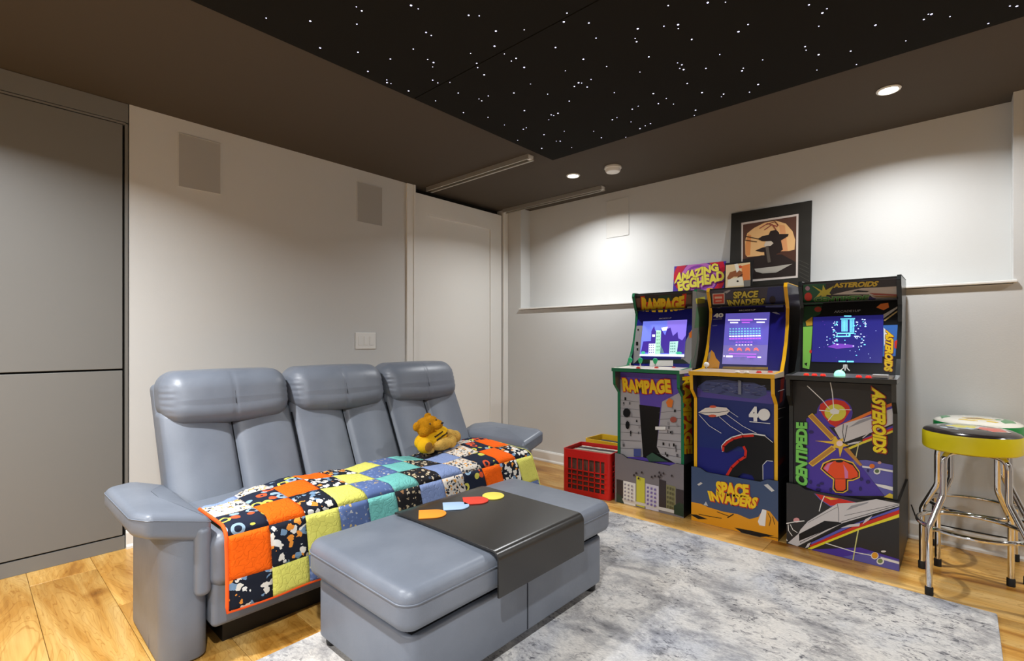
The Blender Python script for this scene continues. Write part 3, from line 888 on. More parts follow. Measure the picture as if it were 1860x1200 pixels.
# ------------------------------------------------------------------ arcade machines
FX = 3.10                                    # front of the risers
def ell(cx, cy, rx, ry, n=20): return [(cx+rx*math.cos(2*math.pi*i/n), cy+ry*math.sin(2*math.pi*i/n)) for i in range(n)]
def rect(x0, y0, x1, y1, sk=0.0): return [(x0, y0), (x1, y0+sk), (x1, y1+sk), (x0, y1)]
SIDEP = [(0.026, 0.302), (0.026, 0.775), (-0.036, 0.835), (-0.044, 0.944), (0.150, 0.956), (0.205, 1.040), (0.245, 1.130), (0.275, 1.240),
         (0.286, 1.335), (0.232, 1.462), (0.240, 1.486), (0.540, 1.486), (0.560, 1.460), (0.560, 0.302)]
BZ0, BZ1 = (0.190, 0.957), (0.298, 1.362)    # bezel foot and head (depth, height)
MQ0, MQ1 = (0.286, 1.364), (0.246, 1.470)    # marquee foot and head
P_FRONT = Plane((FX+0.032, 0, 0), (-1, 0, 0))
P_RISER = Plane((FX, 0, 0), (-1, 0, 0))
P_BEZEL = Plane((FX+BZ0[0], 0, BZ0[1]), (-(BZ1[1]-BZ0[1]), 0, BZ1[0]-BZ0[0]))
P_MARQ = Plane((FX+MQ0[0], 0, MQ0[1]), (-(MQ1[1]-MQ0[1]), 0, MQ1[0]-MQ0[0]))
P_DECK = Plane((0, 0, 0.958), (0, 0, 1))
HW, TH = 0.2405, 0.016
def arcade(label, yc, trim, side_m, front_m, riser_m, bezel_m, marq_m, deck_m):
    t = thing('arcade_machine', label, 'arcade game', (FX+0.28, yc, 0), 'arcade machines along the wall')
    iw = HW-TH
    for s in (1, -1):
        yo = yc+s*HW; yi = yo-s*TH
        side = MB().prism([(FX+a, yo, b_) for a, b_ in SIDEP], (0, -s*TH, 0), side_m).build('side_panel', t)
        tm = MB(); pp = SIDEP[:12]
        ya, yb = yo+s*0.0015, yi-s*0.0015
        ya, yb = max(ya, yb), min(ya, yb)
        for i in range(len(pp)-1):
            (a, b_), (c, d_) = pp[i], pp[i+1]
            ln = math.hypot(c-a, d_-b_); nx, nz = -(d_-b_)/ln*0.004, (c-a)/ln*0.004
            tm.add([(FX+a, ya, b_), (FX+c, ya, d_), (FX+c, yb, d_), (FX+a, yb, b_), (FX+a+nx, ya, b_+nz), (FX+c+nx, ya, d_+nz), (FX+c+nx, yb, d_+nz), (FX+a+nx, yb, b_+nz)],
                   [(4, 7, 6, 5), (0, 1, 2, 3), (0, 4, 5, 1), (3, 2, 6, 7), (0, 3, 7, 4), (1, 5, 6, 2)], trim)
        tm.build('edge_trim', side)
    front = MB().box(FX+0.032, FX+0.048, yc-iw, yc+iw, 0.302, 0.915, front_m).build('front_panel', t)
    MB().box(FX+0.540, FX+0.552, yc-iw, yc+iw, 0.302, 1.48, BLACK).build('rear_panel', t)
    MB().box(FX+0.250, FX+0.552, yc-iw, yc+iw, 1.472, 1.484, BLACK).build('top_panel', t)
    deck = MB().prism([(FX-0.040, yc-iw-0.012, 0.912), (FX-0.046, yc-iw-0.012, 0.945), (FX+0.205, yc-iw-0.0, 0.957), (FX+0.205, yc-iw, 0.912)][0:0] or
        [(FX-0.052, yc-HW-0.004, 0.926), (FX-0.052, yc-HW-0.004, 0.948), (FX+0.150, yc-HW-0.004, 0.958), (FX+0.150, yc-HW-0.004, 0.926)], (0, 2*HW+0.008, 0), deck_m).build('control_deck', t)
    MB().box(FX-0.057, FX-0.0525, yc-HW-0.004, yc+HW+0.004, 0.925, 0.949, trim).build('deck_edge', deck)
    MB().box(FX+0.1505, FX+0.21, yc-iw, yc+iw, 0.926, 0.956, deck_m).build('deck_shelf', t)
    def tilted(name, a, b_, mt, thick):
        dx, dz = b_[0]-a[0], b_[1]-a[1]; ln = math.hypot(dx, dz); nx, nz = dz/ln*thick, -dx/ln*thick
        return MB().prism([(FX+a[0], yc-iw+0.0004, a[1]), (FX+b_[0], yc-iw+0.0004, b_[1]), (FX+b_[0]+nx, yc-iw+0.0004, b_[1]+nz), (FX+a[0]+nx, yc-iw+0.0004, a[1]+nz)], (0, 2*iw-0.0008, 0), mt).build(name, t)
    bezel = tilted('screen_bezel', BZ0, BZ1, bezel_m, 0.012)
    marq = tilted('marquee', MQ0, MQ1, marq_m, 0.014)
    MB().box(FX+0.252, FX+0.300, yc-iw, yc+iw, 1.3585, 1.3635, BLACK).build('marquee_ledge', t)
    # riser box: front board with a lowered middle
    rw = 0.25; z1 = 0.342; dip = 0.021
    fr = [(yc+rw, 0.0), (yc+rw, z1), (yc+rw-0.055, z1), (yc+rw-0.095, z1-dip), (yc-rw+0.095, z1-dip), (yc-rw+0.055, z1), (yc-rw, z1), (yc-rw, 0.0)]
    riser = MB().prism([(FX, a, b_) for a, b_ in fr], (0.014, 0, 0), riser_m, BLACK).build('riser_front', t)
    for s in (1, -1):
        MB().box(FX+0.0142, FX+0.56, yc+s*rw-(TH if s > 0 else 0), yc+s*rw+(0 if s > 0 else TH), 0.001, z1-0.004, BLACK).build('riser_side', t)
    MB().box(FX+0.02, FX+0.555, yc-rw+TH+0.001, yc+rw-TH-0.001, 0.27, 0.300, BLACK).build('riser_shelf', t)
    lim_f = ((1, yc-iw, yc+iw), (2, 0.303, 0.914)); lim_r = ((1, yc-rw, yc+rw), (2, 0.001, z1)); lim_u = ((1, yc-iw, yc+iw), (2, 0.958, 1.471))
    return t, front, deck, bezel, marq, riser, lim_f, lim_r, lim_u
def stick(parent, u, v, col, ball=0.016, h=0.045):
    p = P_DECK.at(u, v)
    x = min(max(p.x, FX-0.02), FX+0.12)
    m = mat('joystick_%02x%02x%02x' % tuple(col), col, 0.25)
    j = MB().tube([(x, p.y, 0.950), (x, p.y, 0.950+h)], 0.005, CHROME, n=8).build('joystick_shaft', parent)
    MB().lathe([(0.006, -0.018), (0.011, -0.012), (ball, 0.004), (ball, 0.012), (ball*0.7, 0.020), (0, 0.023)], (x, p.y, 0.950+h), m, n=16).build('joystick_knob', j, smooth=True)
def button(parent, u, v, col, r=0.012, emit=0.0):
    p = P_DECK.at(u, v); x = min(max(p.x, FX-0.035), FX+0.13)
    m = mat('button_%02x%02x%02x_%d' % (col[0], col[1], col[2], int(emit*10)), col, 0.3, emit=emit)
    MB().lathe([(r*1.25, 0.0), (r*1.25, 0.005), (r, 0.006), (r*0.9, 0.011), (0, 0.012)], (x, p.y, 0.951), m, n=16).build('button', parent, smooth=True)

K1, K2, K3 = crop(1100, 500, 2.61), crop(1240, 500, 2.4), crop(1410, 490, 2.143)
Z1, Z2, Z3 = crop(1140, 525, 7.74), crop(1275, 510, 6.667), crop(1445, 500, 6.0)
Z4, Z5, Z6 = crop(1420, 690, 5.714), crop(1420, 860, 6.316), crop(1230, 670, 5.714)
YEL, REDI, BLK, WHT = ink((238, 196, 30)), ink((206, 44, 28)), ink((18, 18, 20)), ink((232, 230, 226))

# --- RAMPAGE ---
GRN = mat('trim_green', (16, 112, 72), 0.35)
t, fr, dk, bz, mq, rs, LF, LR, LU = arcade('green-edged arcade machine reading RAMPAGE, beside the red crate', 1.5675, GRN, mat('side_print_grey', (74, 72, 74), 0.35),
    ink((96, 74, 170)), ink((124, 118, 122)), ink((30, 32, 132)), ink((54, 46, 42)), ink((214, 204, 192)))
G1, G2, G3 = ink((172, 168, 170)), ink((150, 147, 150)), ink((90, 88, 92))
items = [(G1, [(40, 470), (112, 520), (160, 560), (178, 860), (40, 860)]), (G1, [(268, 598), (380, 540), (380, 910), (238, 852)]),
         (BLK, [(160, 612), (260, 625), (243, 812), (262, 850), (330, 890), (178, 862)])]
random.seed(5)
for i in range(7):
    items.append((G3, 0.0022, [(72, 590+i*38), (160+i*2, 600+i*37)])); items.append((G3, 0.0022, [(252-i*1, 650+i*32), (358, 640+i*37)]))
for i in range(30):
    L = random.random() < 0.5
    x_ = random.uniform(80, 160) if L else random.uniform(270, 350); y_ = random.uniform(560, 820) if L else random.uniform(620, 850)
    items.append((random.choice([G3, G2, BLK, G3]), rect(x_, y_, x_+random.uniform(4, 9), y_+random.uniform(8, 18))))
items += [(BLK, ell(104, 650, 18, 22, 9)), (BLK, ell(108, 708, 10, 20, 8)), (ink((160, 80, 66)), ell(325, 682, 16, 14, 9)), (ink((226, 120, 40)), [(290, 600), (305, 580), (325, 592), (318, 625), (298, 622)]),
          (ink((56, 84, 70)), [(196, 858), (225, 838), (262, 860), (300, 880), (210, 880)]), (ink((70, 80, 140)), rect(138, 820, 172, 856)), (WHT, rect(240, 715, 288, 730))]
art('front_print', fr, P_FRONT, items, K1, lim=LF)
q = [(90, 545), (312, 552), (306, 496), (84, 490)]
lettering('front_lettering_outline', fr, P_FRONT, 'RAMPAGE', q, REDI, K1, offset=0.106, lift=0.0095, arc=-0.12, jit=0.05)
lettering('front_lettering', fr, P_FRONT, 'RAMPAGE', q, YEL, K1, offset=0.058, lift=0.0102, arc=-0.12, jit=0.05)
LIME, DK = ink((204, 200, 70)), ink((58, 50, 52))
items = [(DK, rect(52, 965, 90, 1075, 8)), (WHT, rect(84, 972, 142, 1085, 14)), (LIME, rect(146, 950, 186, 1090, 12)), (ink((208, 202, 214)), rect(190, 985, 252, 1105, 14)), (DK, rect(254, 965, 288, 1110, 9)),
         (ink((132, 128, 90)), rect(288, 990, 332, 1120, 10)), (DK, rect(334, 1010, 390, 1130, 12)), (ink((210, 205, 200)), [(52, 1062), (52, 1050), (330, 1112), (330, 1128)]), (ink((40, 60, 46)), [(325, 1090), (350, 1075), (390, 1095), (390, 1150), (325, 1130)]),
         (ink((50, 66, 56)), [(52, 1030), (75, 1045), (90, 1085), (52, 1076)])]
for i in range(3):
    for j in range(5):
        items.append((ink((120, 106, 168)), rect(197+i*18, 1000+j*19+i*4, 206+i*18, 1010+j*19+i*4))); items.append((ink((150, 146, 160)), rect(90+i*17, 985+j*17+i*4, 98+i*17, 993+j*17+i*4)))
        items.append((ink((92, 88, 62)), rect(292+i*13, 1000+j*22+i*3, 299+i*13, 1012+j*22+i*3)))
for i in range(12): items.append((DK, rect(random.uniform(130, 330), random.uniform(925, 965), 0, 0)[0:0] or ell(random.uniform(140, 330), random.uniform(930, 965), 5, 6, 6)))
art('riser_print', rs, P_RISER, items, K1, lim=LR)
art('marquee_print', mq, P_MARQ, [(ink((40, 70, 52)), [(440, 90), (600, 80), (620, 180), (440, 200)]), (ink((120, 84, 70)), rect(108, 130, 178, 260, -6)), (ink((104, 84, 64)), rect(815, 80, 895, 210, -6)), (REDI, [(180, 100), (240, 95), (250, 180), (760, 160), (770, 70), (830, 60), (810, 280), (190, 300)]), (WHT, rect(840, 245, 905, 270, -4))], Z1, lim=LU)
q = [(212, 292), (792, 268), (792, 100), (205, 125)]
lettering('marquee_lettering', mq, P_MARQ, 'RAMPAGE', q, YEL, Z1, offset=0.066, lift=0.0035, arc=-0.16)
items = [(ink((150, 148, 150)), [(118, 515), (222, 512), (176, 1000), (70, 1050)]), (ink((150, 148, 150)), [(800, 760), (905, 560), (895, 1050), (740, 1040)]), (ink((226, 120, 40)), [(862, 620), (905, 580), (900, 680), (868, 690)]), (ink((24, 40, 34)), [(150, 985), (780, 985), (860, 1045), (90, 1045)]), (WHT, [(318, 1000), (640, 1000), (640, 1080), (310, 1080)]),
         (BLK, rect(118, 740, 150, 790)), (BLK, rect(130, 830, 150, 860)), (BLK, rect(140, 560, 160, 580))]
art('bezel_print', bz, P_BEZEL, items, Z1, lim=LU)
lettering('maker_lettering', bz, P_BEZEL, 'ARCADE1UP', [(440, 425), (618, 412), (618, 395), (440, 408)], WHT, Z1)
items = [(glow((112, 126, 240), 0.75), [(222, 455), (840, 430), (795, 952), (175, 930)]), (glow((140, 120, 236), 0.7), [(560, 445), (840, 430), (815, 720), (560, 700)]),
  (glow((66, 44, 150), 0.6), [(190, 890), (222, 735), (330, 730), (338, 590), (375, 520), (395, 590), (480, 570), (500, 600), (530, 650), (560, 560), (605, 540), (640, 660), (705, 600), (715, 690), (770, 720), (820, 650), (798, 910)]),
  (glow((216, 224, 244), 0.85), [(302, 768), (400, 765), (396, 930), (295, 928)]), (glow((170, 222, 196), 0.8), [(405, 577), (474, 580), (462, 925), (386, 925)]), (glow((176, 220, 214), 0.8), [(597, 738), (716, 732), (692, 928), (585, 925)]),
  (glow((240, 244, 255), 0.9), [(478, 545), (570, 530), (548, 582), (495, 588)]), (glow((240, 244, 255), 0.9), [(350, 640), (390, 640), (388, 672), (350, 672)]), (glow((236, 240, 255), 0.9), [(176, 915), (800, 920), (795, 952), (172, 940)]),
  (glow((70, 190, 150), 0.6), ell(225, 895, 30, 22, 9)), (glow((70, 190, 150), 0.6), ell(725, 900, 45, 20, 9)), (glow((96, 130, 150), 0.5), [(470, 780), (520, 900), (460, 905)])]
for i in range(3):
    for j in range(6): items.append((glow((120, 150, 140), 0.4), rect(412+i*18, 610+j*48, 422+i*18, 628+j*48)))
for i in range(3):
    for j in range(4): items.append((glow((110, 110, 160), 0.4), rect(312+i*28, 785+j*34, 324+i*28, 800+j*34))); items.append((glow((80, 130, 130), 0.4), rect(612+i*28, 760+j*38, 626+i*28, 778+j*38)))
art('screen', t, P_BEZEL, items, Z1, lift=0.003, lim=LU)
for u_ in (45, 255, 550): stick(dk, *Z1(u_, 1075), (20, 168, 104))
for u_, c in ((150, (206, 60, 50)), (405, (206, 60, 50)), (650, (206, 60, 50)), (330, (236, 232, 226))): button(dk, *Z1(u_, 1098), c)
P_SR = Plane((0, 1.5675-HW, 0), (0, -1, 0)); SRL = ((0, FX+0.03, FX+0.555), (2, 0.31, 1.47))
sd = [c for c in t.children if c.name.startswith('side_panel')][1]
art('side_print', sd, P_SR, [(ink((98, 80, 160)), [(345, 450), (420, 450), (420, 500), (350, 500)]), (REDI, [(358, 475), (400, 478), (412, 845), (366, 845)]), (ink((120, 118, 112)), [(412, 70), (480, 70), (480, 440), (405, 440)]), (ink((200, 190, 70)), [(425, 110), (470, 100), (470, 130), (430, 135)]), (ink((90, 120, 90)), [(430, 150), (480, 150), (480, 240), (420, 250)])], K1, lim=SRL)
lettering('side_lettering', sd, P_SR, 'RAMPAGE', [(364, 485), (374, 842), (408, 840), (400, 482)], YEL, K1, offset=0.056, lift=0.003)

# --- SPACE INVADERS ---
YTR = mat('trim_yellow', (236, 178, 24), 0.35)
t, fr, dk, bz, mq, rs, LF, LR, LU = arcade('yellow-edged arcade machine reading SPACE INVADERS, middle of the three', 1.0175, YTR, mat('side_print_dark', (44, 40, 52), 0.3),
    ink((34, 48, 112)), ink((64, 80, 112)), ink((26, 22, 116)), ink((74, 72, 84)), ink((196, 176, 150)))
DPUR, ROCK, CREAM = ink((84, 72, 150)), ink((72, 80, 124)), ink((226, 216, 206))
items = [(ink((34, 38, 118)), [(190, 800), (1010, 900), (1010, 1190), (190, 1050)]), (BLK, [(150, 40), (980, 70), (985, 220), (160, 190)]), (DPUR, [(180, 190), (990, 235), (995, 365), (190, 285)]),
  (ROCK, [(215, 180), (300, 118), (480, 108), (640, 132), (800, 142), (925, 195), (930, 265), (820, 312), (640, 292), (440, 262), (280, 240)])]
random.seed(9)
for i in range(46):
    x_ = random.uniform(250, 900); y_ = 190 + (x_-250)*0.05 + random.uniform(-50, 55)
    items.append((random.choice([ink((44, 50, 84)), ink((112, 120, 160)), ink((52, 44, 100)), ink((96, 100, 130))]), 0.0035, [(x_, y_), (x_+random.uniform(15, 60), y_+random.uniform(-8, 14))]))
items += [(ink((120, 124, 140)), rect(640, 115, 672, 260, 4)),
  (WHT, 0.0028, [(235, 470), (340, 585), (465, 662)]), (WHT, 0.0028, [(445, 492), (560, 590), (690, 668)]), (WHT, 0.0028, [(515, 465), (690, 590), (830, 662)]), (WHT, 0.0022, [(550, 435), (640, 495)]),
  (CREAM, [(228, 448), (300, 402), (400, 388), (520, 398), (556, 432), (520, 466), (420, 492), (300, 472)]), (ink((214, 90, 60)), ell(380, 388, 36, 14, 10)), (ink((214, 90, 60)), ell(375, 482, 42, 14, 10)), (ink((30, 36, 60)), 0.003, [(245, 450), (440, 446), (540, 430)]),
  (WHT, ell(910, 470, 62, 62, 28)), (WHT, 0.004, [(760, 542), (972, 562)])]
body = [(478, 795), (520, 745), (580, 708), (680, 680), (800, 672), (920, 690), (1030, 770), (1030, 1200), (820, 1160), (785, 1092), (690, 1072), (620, 1125), (520, 1105), (580, 1015), (660, 940), (728, 905), (735, 840), (700, 800), (640, 795), (580, 830), (520, 862), (486, 850)]
items += [(WHT, 0.012, body[-1:]+body[:6]), (REDI, 0.011, [(486, 846), (484, 795), (530, 750), (590, 716), (690, 690), (800, 686)]), (BLK, body), (REDI, 0.013, [(486, 846), (490, 795), (535, 752), (595, 718), (690, 692), (800, 686)]),
  (REDI, 0.014, [(700, 800), (722, 845), (715, 905), (650, 945), (575, 1015), (525, 1100)]), (WHT, 0.003, [(800, 672), (920, 690), (1000, 756)]), (ink((34, 44, 112)), [(900, 1160), (898, 990), (940, 945), (1010, 950), (1010, 1180)]), (WHT, 0.003, [(900, 1140), (898, 990), (940, 945), (1000, 950)])]
art('front_print', fr, P_FRONT, items, Z6, lim=LF)
lettering('front_lettering', fr, P_FRONT, '4', [(765, 525), (840, 530), (836, 400), (760, 396)], WHT, Z6, offset=0.066, lift=0.016)
ORA = ink((222, 152, 30))
items = [(ORA, [(30, 985), (80, 995), (112, 1010), (180, 1030), (240, 1040), (292, 1062), (330, 1052), (352, 1018), (380, 1028), (425, 1085), (425, 1170), (30, 1080)]), (BLK, [(30, 1040), (60, 1042), (110, 1062), (70, 1062)]), (BLK, [(225, 1098), (300, 1112), (400, 1135), (330, 1140), (260, 1122)]),
  (BLK, 0.004, [(70, 1040), (120, 1050), (170, 1058)]), (BLK, 0.004, [(150, 1030), (200, 1048)]), (BLK, 0.006, [(196, 1055), (222, 1040)]), (BLK, 0.003, [(300, 1125), (418, 1145)]), (WHT, [(328, 1072), (348, 1018), (366, 1024), (360, 1092), (335, 1088)]), (BLK, 0.003, [(372, 1035), (385, 1060), (378, 1090)]), (BLK, 0.003, [(392, 1050), (402, 1085)]),
  (ink((180, 184, 190)), [(92, 1000), (102, 984), (112, 1004)]), (ink((200, 196, 190)), [(64, 910), (80, 900), (88, 906), (72, 916)]), (ink((206, 204, 200)), [(354, 912), (372, 908), (402, 938), (388, 942)])]
art('riser_print', rs, P_RISER, items, K2, lim=LR)
for s_, q, ar in (('SPACE', [(150, 952), (288, 966), (286, 914), (148, 899)], 0.0), ('INVADERS', [(122, 978), (316, 1013), (328, 970), (112, 940)], 0.0)):
    lettering('riser_lettering_outline', rs, P_RISER, s_, [(a+3, b_+3) for a, b_ in q], ink((190, 60, 30)), K2, offset=0.096, lift=0.0045)
    lettering('riser_lettering', rs, P_RISER, s_, q, YEL, K2, offset=0.056, lift=0.0052)
art('marquee_print', mq, P_MARQ, [(ink((54, 60, 112)), [(800, 80), (985, 60), (985, 320), (770, 320)]), (CREAM, [(128, 155), (274, 148), (276, 278), (132, 284)]), (ink((206, 84, 66)), [(136, 163), (266, 156), (268, 270), (140, 276)]), (ink((230, 190, 170)), rect(155, 190, 245, 215, -4)), (ink((230, 190, 170)), rect(165, 238, 240, 250, -4)), (ink((170, 168, 170)), [(260, 135), (330, 108), (350, 118), (300, 150)]), (ink((150, 148, 150)), [(190, 325), (240, 300), (250, 306), (215, 328)]), (ink((40, 26, 36)), ell(855, 230, 40, 50, 10))], Z2, lim=LU)
for s_, q in (('SPACE', [(390, 208), (668, 192), (682, 118), (385, 134)]), ('INVADERS', [(332, 300), (742, 280), (764, 210), (306, 232)])):
    lettering('marquee_lettering_outline', mq, P_MARQ, s_, q, BLK, Z2, offset=0.086, lift=0.0032)
    lettering('marquee_lettering', mq, P_MARQ, s_, q, ink((206, 190, 76)), Z2, offset=0.048, lift=0.0040)
art('bezel_print', bz, P_BEZEL, [(ink((20, 18, 48)), [(90, 335), (1000, 305), (1000, 380), (90, 400)]), (ORA, [(80, 880), (118, 838), (150, 872), (168, 930), (216, 985), (205, 1060), (60, 1060)]), (ink((150, 146, 140)), [(78, 890), (112, 842), (100, 930), (76, 990)]), (CREAM, 0.002, [(140, 465), (245, 460)]), (ink((150, 150, 170)), [(850, 380), (900, 378), (950, 405), (900, 402)]), (ink((120, 120, 160)), 0.003, [(130, 545), (185, 540)]), (ink((160, 130, 60)), [(260, 1035), (800, 1045), (800, 1075), (240, 1070)])], Z2, lim=LU)
lettering('bezel_lettering', bz, P_BEZEL, '40', [(148, 445), (255, 438), (255, 392), (148, 398)], WHT, Z2, offset=0.056)
lettering('maker_lettering', bz, P_BEZEL, 'ARCADE1UP', [(448, 368), (650, 358), (650, 342), (448, 352)], WHT, Z2)
VW, VM, VC = glow((244, 240, 255), 0.95), glow((190, 100, 230), 0.8), glow((120, 190, 214), 0.75)
items = [(glow((96, 88, 186), 0.62), [(290, 396), (825, 380), (785, 1022), (245, 1006)]), (glow((112, 104, 176), 0.6), [(262, 780), (800, 775), (785, 1022), (245, 1006)]), (VW, rect(318, 468, 465, 482)), (VM, rect(475, 463, 617, 484)), (VW, rect(634, 460, 786, 474)), (VW, rect(344, 499, 440, 515)), (VM, rect(485, 498, 582, 513)), (VW, rect(664, 495, 764, 510))]
for i in range(11):
    for yy, m_, w_ in ((575, VC, 14), (606, VC, 20), (636, VC, 22), (665, VW, 24), (696, VM, 26)): items.append((m_, rect(345+i*36-w_/2, yy, 345+i*36+w_/2+4, yy+16)))
for i in range(6): items.append((VM, rect(420+i*36, 745, 445+i*36, 755))); items.append((VW, rect(420+i*36, 780, 440+i*36, 790)))
for i in range(4): items.append((glow((236, 110, 110), 0.8), [(335+i*101, 862), (340+i*101, 830), (358+i*101, 818), (380+i*101, 822), (394+i*101, 838), (396+i*101, 862), (376+i*101, 848), (352+i*101, 848)]))
items += [(VM, rect(340, 886, 672, 896, 6)), (VW, rect(276, 912, 290, 930)), (VW, rect(306, 914, 386, 934)), (VM, rect(560, 922, 666, 940)), (VW, rect(686, 926, 730, 942)), (VM, rect(390, 918, 560, 922))]
art('screen', t, P_BEZEL, items, Z2, lift=0.003, lim=LU)
p = P_DECK.at(*Z2(213, 1045)); MB().ball((min(max(p.x, FX), FX+0.11), p.y, 0.985), 0.017, WHITE).build('joystick_knob', dk, smooth='all')
MB().tube([(min(max(p.x, FX), FX+0.11), p.y, 0.95), (min(max(p.x, FX), FX+0.11), p.y, 0.975)], 0.005, CHROME).build('joystick_shaft', dk)
for u_, c in ((690, (232, 60, 56)), (828, (232, 60, 56)), (540, (240, 236, 230)), (400, (240, 236, 230))): button(dk, *Z2(u_, 1098), c)
P_SR = Plane((0, 1.0175-HW, 0), (0, -1, 0))
sd = [c for c in t.children if c.name.startswith('side_panel')][1]
art('side_print', sd, P_SR, [(ink((120, 40, 34)), [(1075, 90), (1115, 70), (1090, 330), (1060, 360)]), (ink((96, 30, 30)), [(1040, 960), (1120, 890), (1120, 950), (1045, 1010)]), (WHT, 0.003, [(1000, 245), (1110, 210)]), (WHT, 0.003, [(1030, 420), (1120, 395)]), (WHT, 0.002, [(1030, 520), (1100, 495)])], Z6, lim=SRL)

# --- ASTEROIDS / CENTIPEDE ---
t, fr, dk, bz, mq, rs, LF, LR, LU = arcade('black-edged arcade machine reading ASTEROIDS and CENTIPEDE, beside the stools', 0.475, mat('trim_black', (26, 30, 30), 0.3), mat('side_print_black', (46, 44, 46), 0.25),
    ink((38, 36, 36)), ink((44, 42, 42)), ink((16, 16, 18)), ink((50, 44, 46)), ink((92, 90, 92)))
PUR, LPUR, TAN, PALE, GOLD, ORG = ink((76, 54, 156)), ink((98, 94, 170)), ink((190, 134, 54)), ink((206, 202, 202)), ink((232, 190, 60)), ink((230, 120, 40))
items = [(PUR, [(255, 400), (360, 345), (560, 560), (830, 900), (1060, 1200), (480, 1200), (255, 1110)]), (LPUR, [(690, 835), (880, 828), (1170, 885), (1170, 1210), (1065, 1200), (835, 905)]), (PUR, ell(550, 338, 186, 152, 24)), (REDI, [(400, 250), (470, 212), (560, 200), (650, 220), (700, 270), (712, 320), (640, 430), (560, 485), (500, 455), (430, 370), (392, 300)]), (ink((216, 206, 70)), ell(556, 338, 112, 88, 20)), (WHT, [(500, 310), (545, 290), (600, 315), (590, 350), (540, 355), (505, 345)]),
  (WHT, 0.0045, [(265, 60), (420, 205), (495, 300)]), (WHT, 0.0045, [(497, -20), (525, 130), (540, 300)]), (WHT, 0.004, [(388, 312), (480, 322), (520, 325)]), (WHT, 0.004, [(600, 305), (722, 308)]), (WHT, 0.004, [(482, 420), (540, 350)]),
  (ORG, [(550, 490), (940, 312), (1170, 225), (1170, 258), (940, 348), (600, 500)]), (PUR, [(600, 500), (940, 345), (1170, 258), (1170, 300), (900, 400), (640, 480)]), (PALE, [(545, 500), (640, 452), (940, 368), (1170, 285), (1170, 445), (940, 540), (650, 645), (600, 600)]), (ink((150, 150, 156)), [(690, 495), (800, 420), (940, 375), (940, 400), (760, 470)]), (BLK, 0.003, [(640, 455), (632, 540), (650, 640)]), (BLK, 0.003, [(680, 470), (665, 560), (650, 640)]),
  (BLK, [(650, 645), (940, 542), (1170, 445), (1170, 470), (840, 610), (690, 665)]), (PUR, [(860, 600), (1170, 462), (1170, 490), (860, 622)]), (REDI, [(840, 615), (1170, 488), (1170, 512), (840, 642)]), (ink((226, 208, 60)), [(690, 700), (830, 640), (1170, 512), (1170, 535), (830, 665), (700, 722)]), (PALE, [(680, 660), (760, 640), (830, 630), (790, 655), (690, 672)]), (PALE, 0.004, [(840, 600), (910, 545)]), (ink((214, 206, 150)), 0.004, [(800, 655), (770, 800)]),
  (GOLD, [(272, 375), (318, 342), (556, 590), (512, 625)]), (TAN, [(283, 375), (316, 352), (544, 588), (514, 612)]), (GOLD, [(276, 860), (322, 898), (566, 718), (520, 676)]), (TAN, [(290, 860), (322, 885), (550, 716), (520, 690)]), (TAN, [(640, 712), (690, 700), (838, 880), (812, 890)]),
  (GOLD, [(345, 628), (520, 632), (560, 580), (585, 620), (640, 600), (630, 650), (700, 680), (640, 690), (605, 800), (590, 705), (530, 700), (545, 665)]), (ink((244, 214, 206)), ell(602, 656, 34, 30, 14)),
  (GOLD, [(402, 920), (428, 858), (520, 818), (620, 812), (742, 850), (812, 948), (812, 1012), (742, 1042), (692, 1047), (692, 1142), (640, 1172), (560, 1167), (528, 1130), (535, 1032), (468, 982)]), (BLK, [(415, 918), (440, 868), (525, 829), (618, 824), (736, 862), (801, 952), (800, 1004), (738, 1031), (680, 1034), (680, 1136), (636, 1160), (566, 1156), (540, 1124), (547, 1024), (478, 974)]),
  (ink((236, 78, 26)), [(428, 914), (468, 862), (560, 836), (650, 841), (738, 884), (790, 960), (790, 1000), (720, 1022), (552, 1020), (482, 962)]), (ink((214, 120, 170)), [(640, 870), (690, 950), (690, 1015), (656, 1018), (650, 930)]), (ink((214, 120, 170)), [(440, 912), (480, 868), (540, 845), (500, 880), (478, 950)]), (ink((236, 78, 26)), [(556, 1022), (664, 1022), (664, 1128), (636, 1148), (572, 1145), (556, 1112)]), (BLK, 0.002, [(552, 1022), (668, 1022)]), (BLK, ell(600, 842, 40, 12, 10)),
  (WHT, 0.009, [(840, 895), (930, 908)]), (WHT, 0.010, [(1000, 918), (1160, 946)]), (WHT, [(970, 1072), (1060, 1085), (1170, 1110), (1170, 1150), (1060, 1120), (1000, 1100)]), (ORG, ell(938, 890, 28, 24, 12)), (ink((200, 150, 140)), ell(1016, 855, 20, 15, 10)), (WHT, ell(990, 945, 36, 32, 14)), (ink((90, 110, 70)), ell(990, 942, 24, 20, 12)), (ink((230, 200, 60)), [(1060, 1210), (1120, 1170), (1170, 1190), (1170, 1230)])]
random.seed(21)
for i in range(26):
    x_ = random.uniform(280, 900); y_ = random.uniform(930, 1180) if random.random() < 0.7 else random.uniform(470, 560)
    if 400 < x_ < 820 and y_ < 1060: continue
    if x_ > 380 and y_ < 600: continue
    items.append((ink((44, 34, 96)), ell(x_, y_, random.uniform(12, 30), random.uniform(10, 22), 8)))
art('front_print', fr, P_FRONT, items, Z4, lim=LF, step=0.00012)
q = [(945, 85), (958, 745), (1082, 752), (1066, 120)]
lettering('front_lettering_outline', fr, P_FRONT, 'ASTEROIDS', q, REDI, Z4, offset=0.111, lift=0.0095, shear=0.15)
lettering('front_lettering_shadow', fr, P_FRONT, 'ASTEROIDS', q, BLK, Z4, offset=0.081, lift=0.0100, shear=0.15)
lettering('front_lettering', fr, P_FRONT, 'ASTEROIDS', q, ink((240, 214, 30)), Z4, offset=0.056, lift=0.0105, shear=0.15)
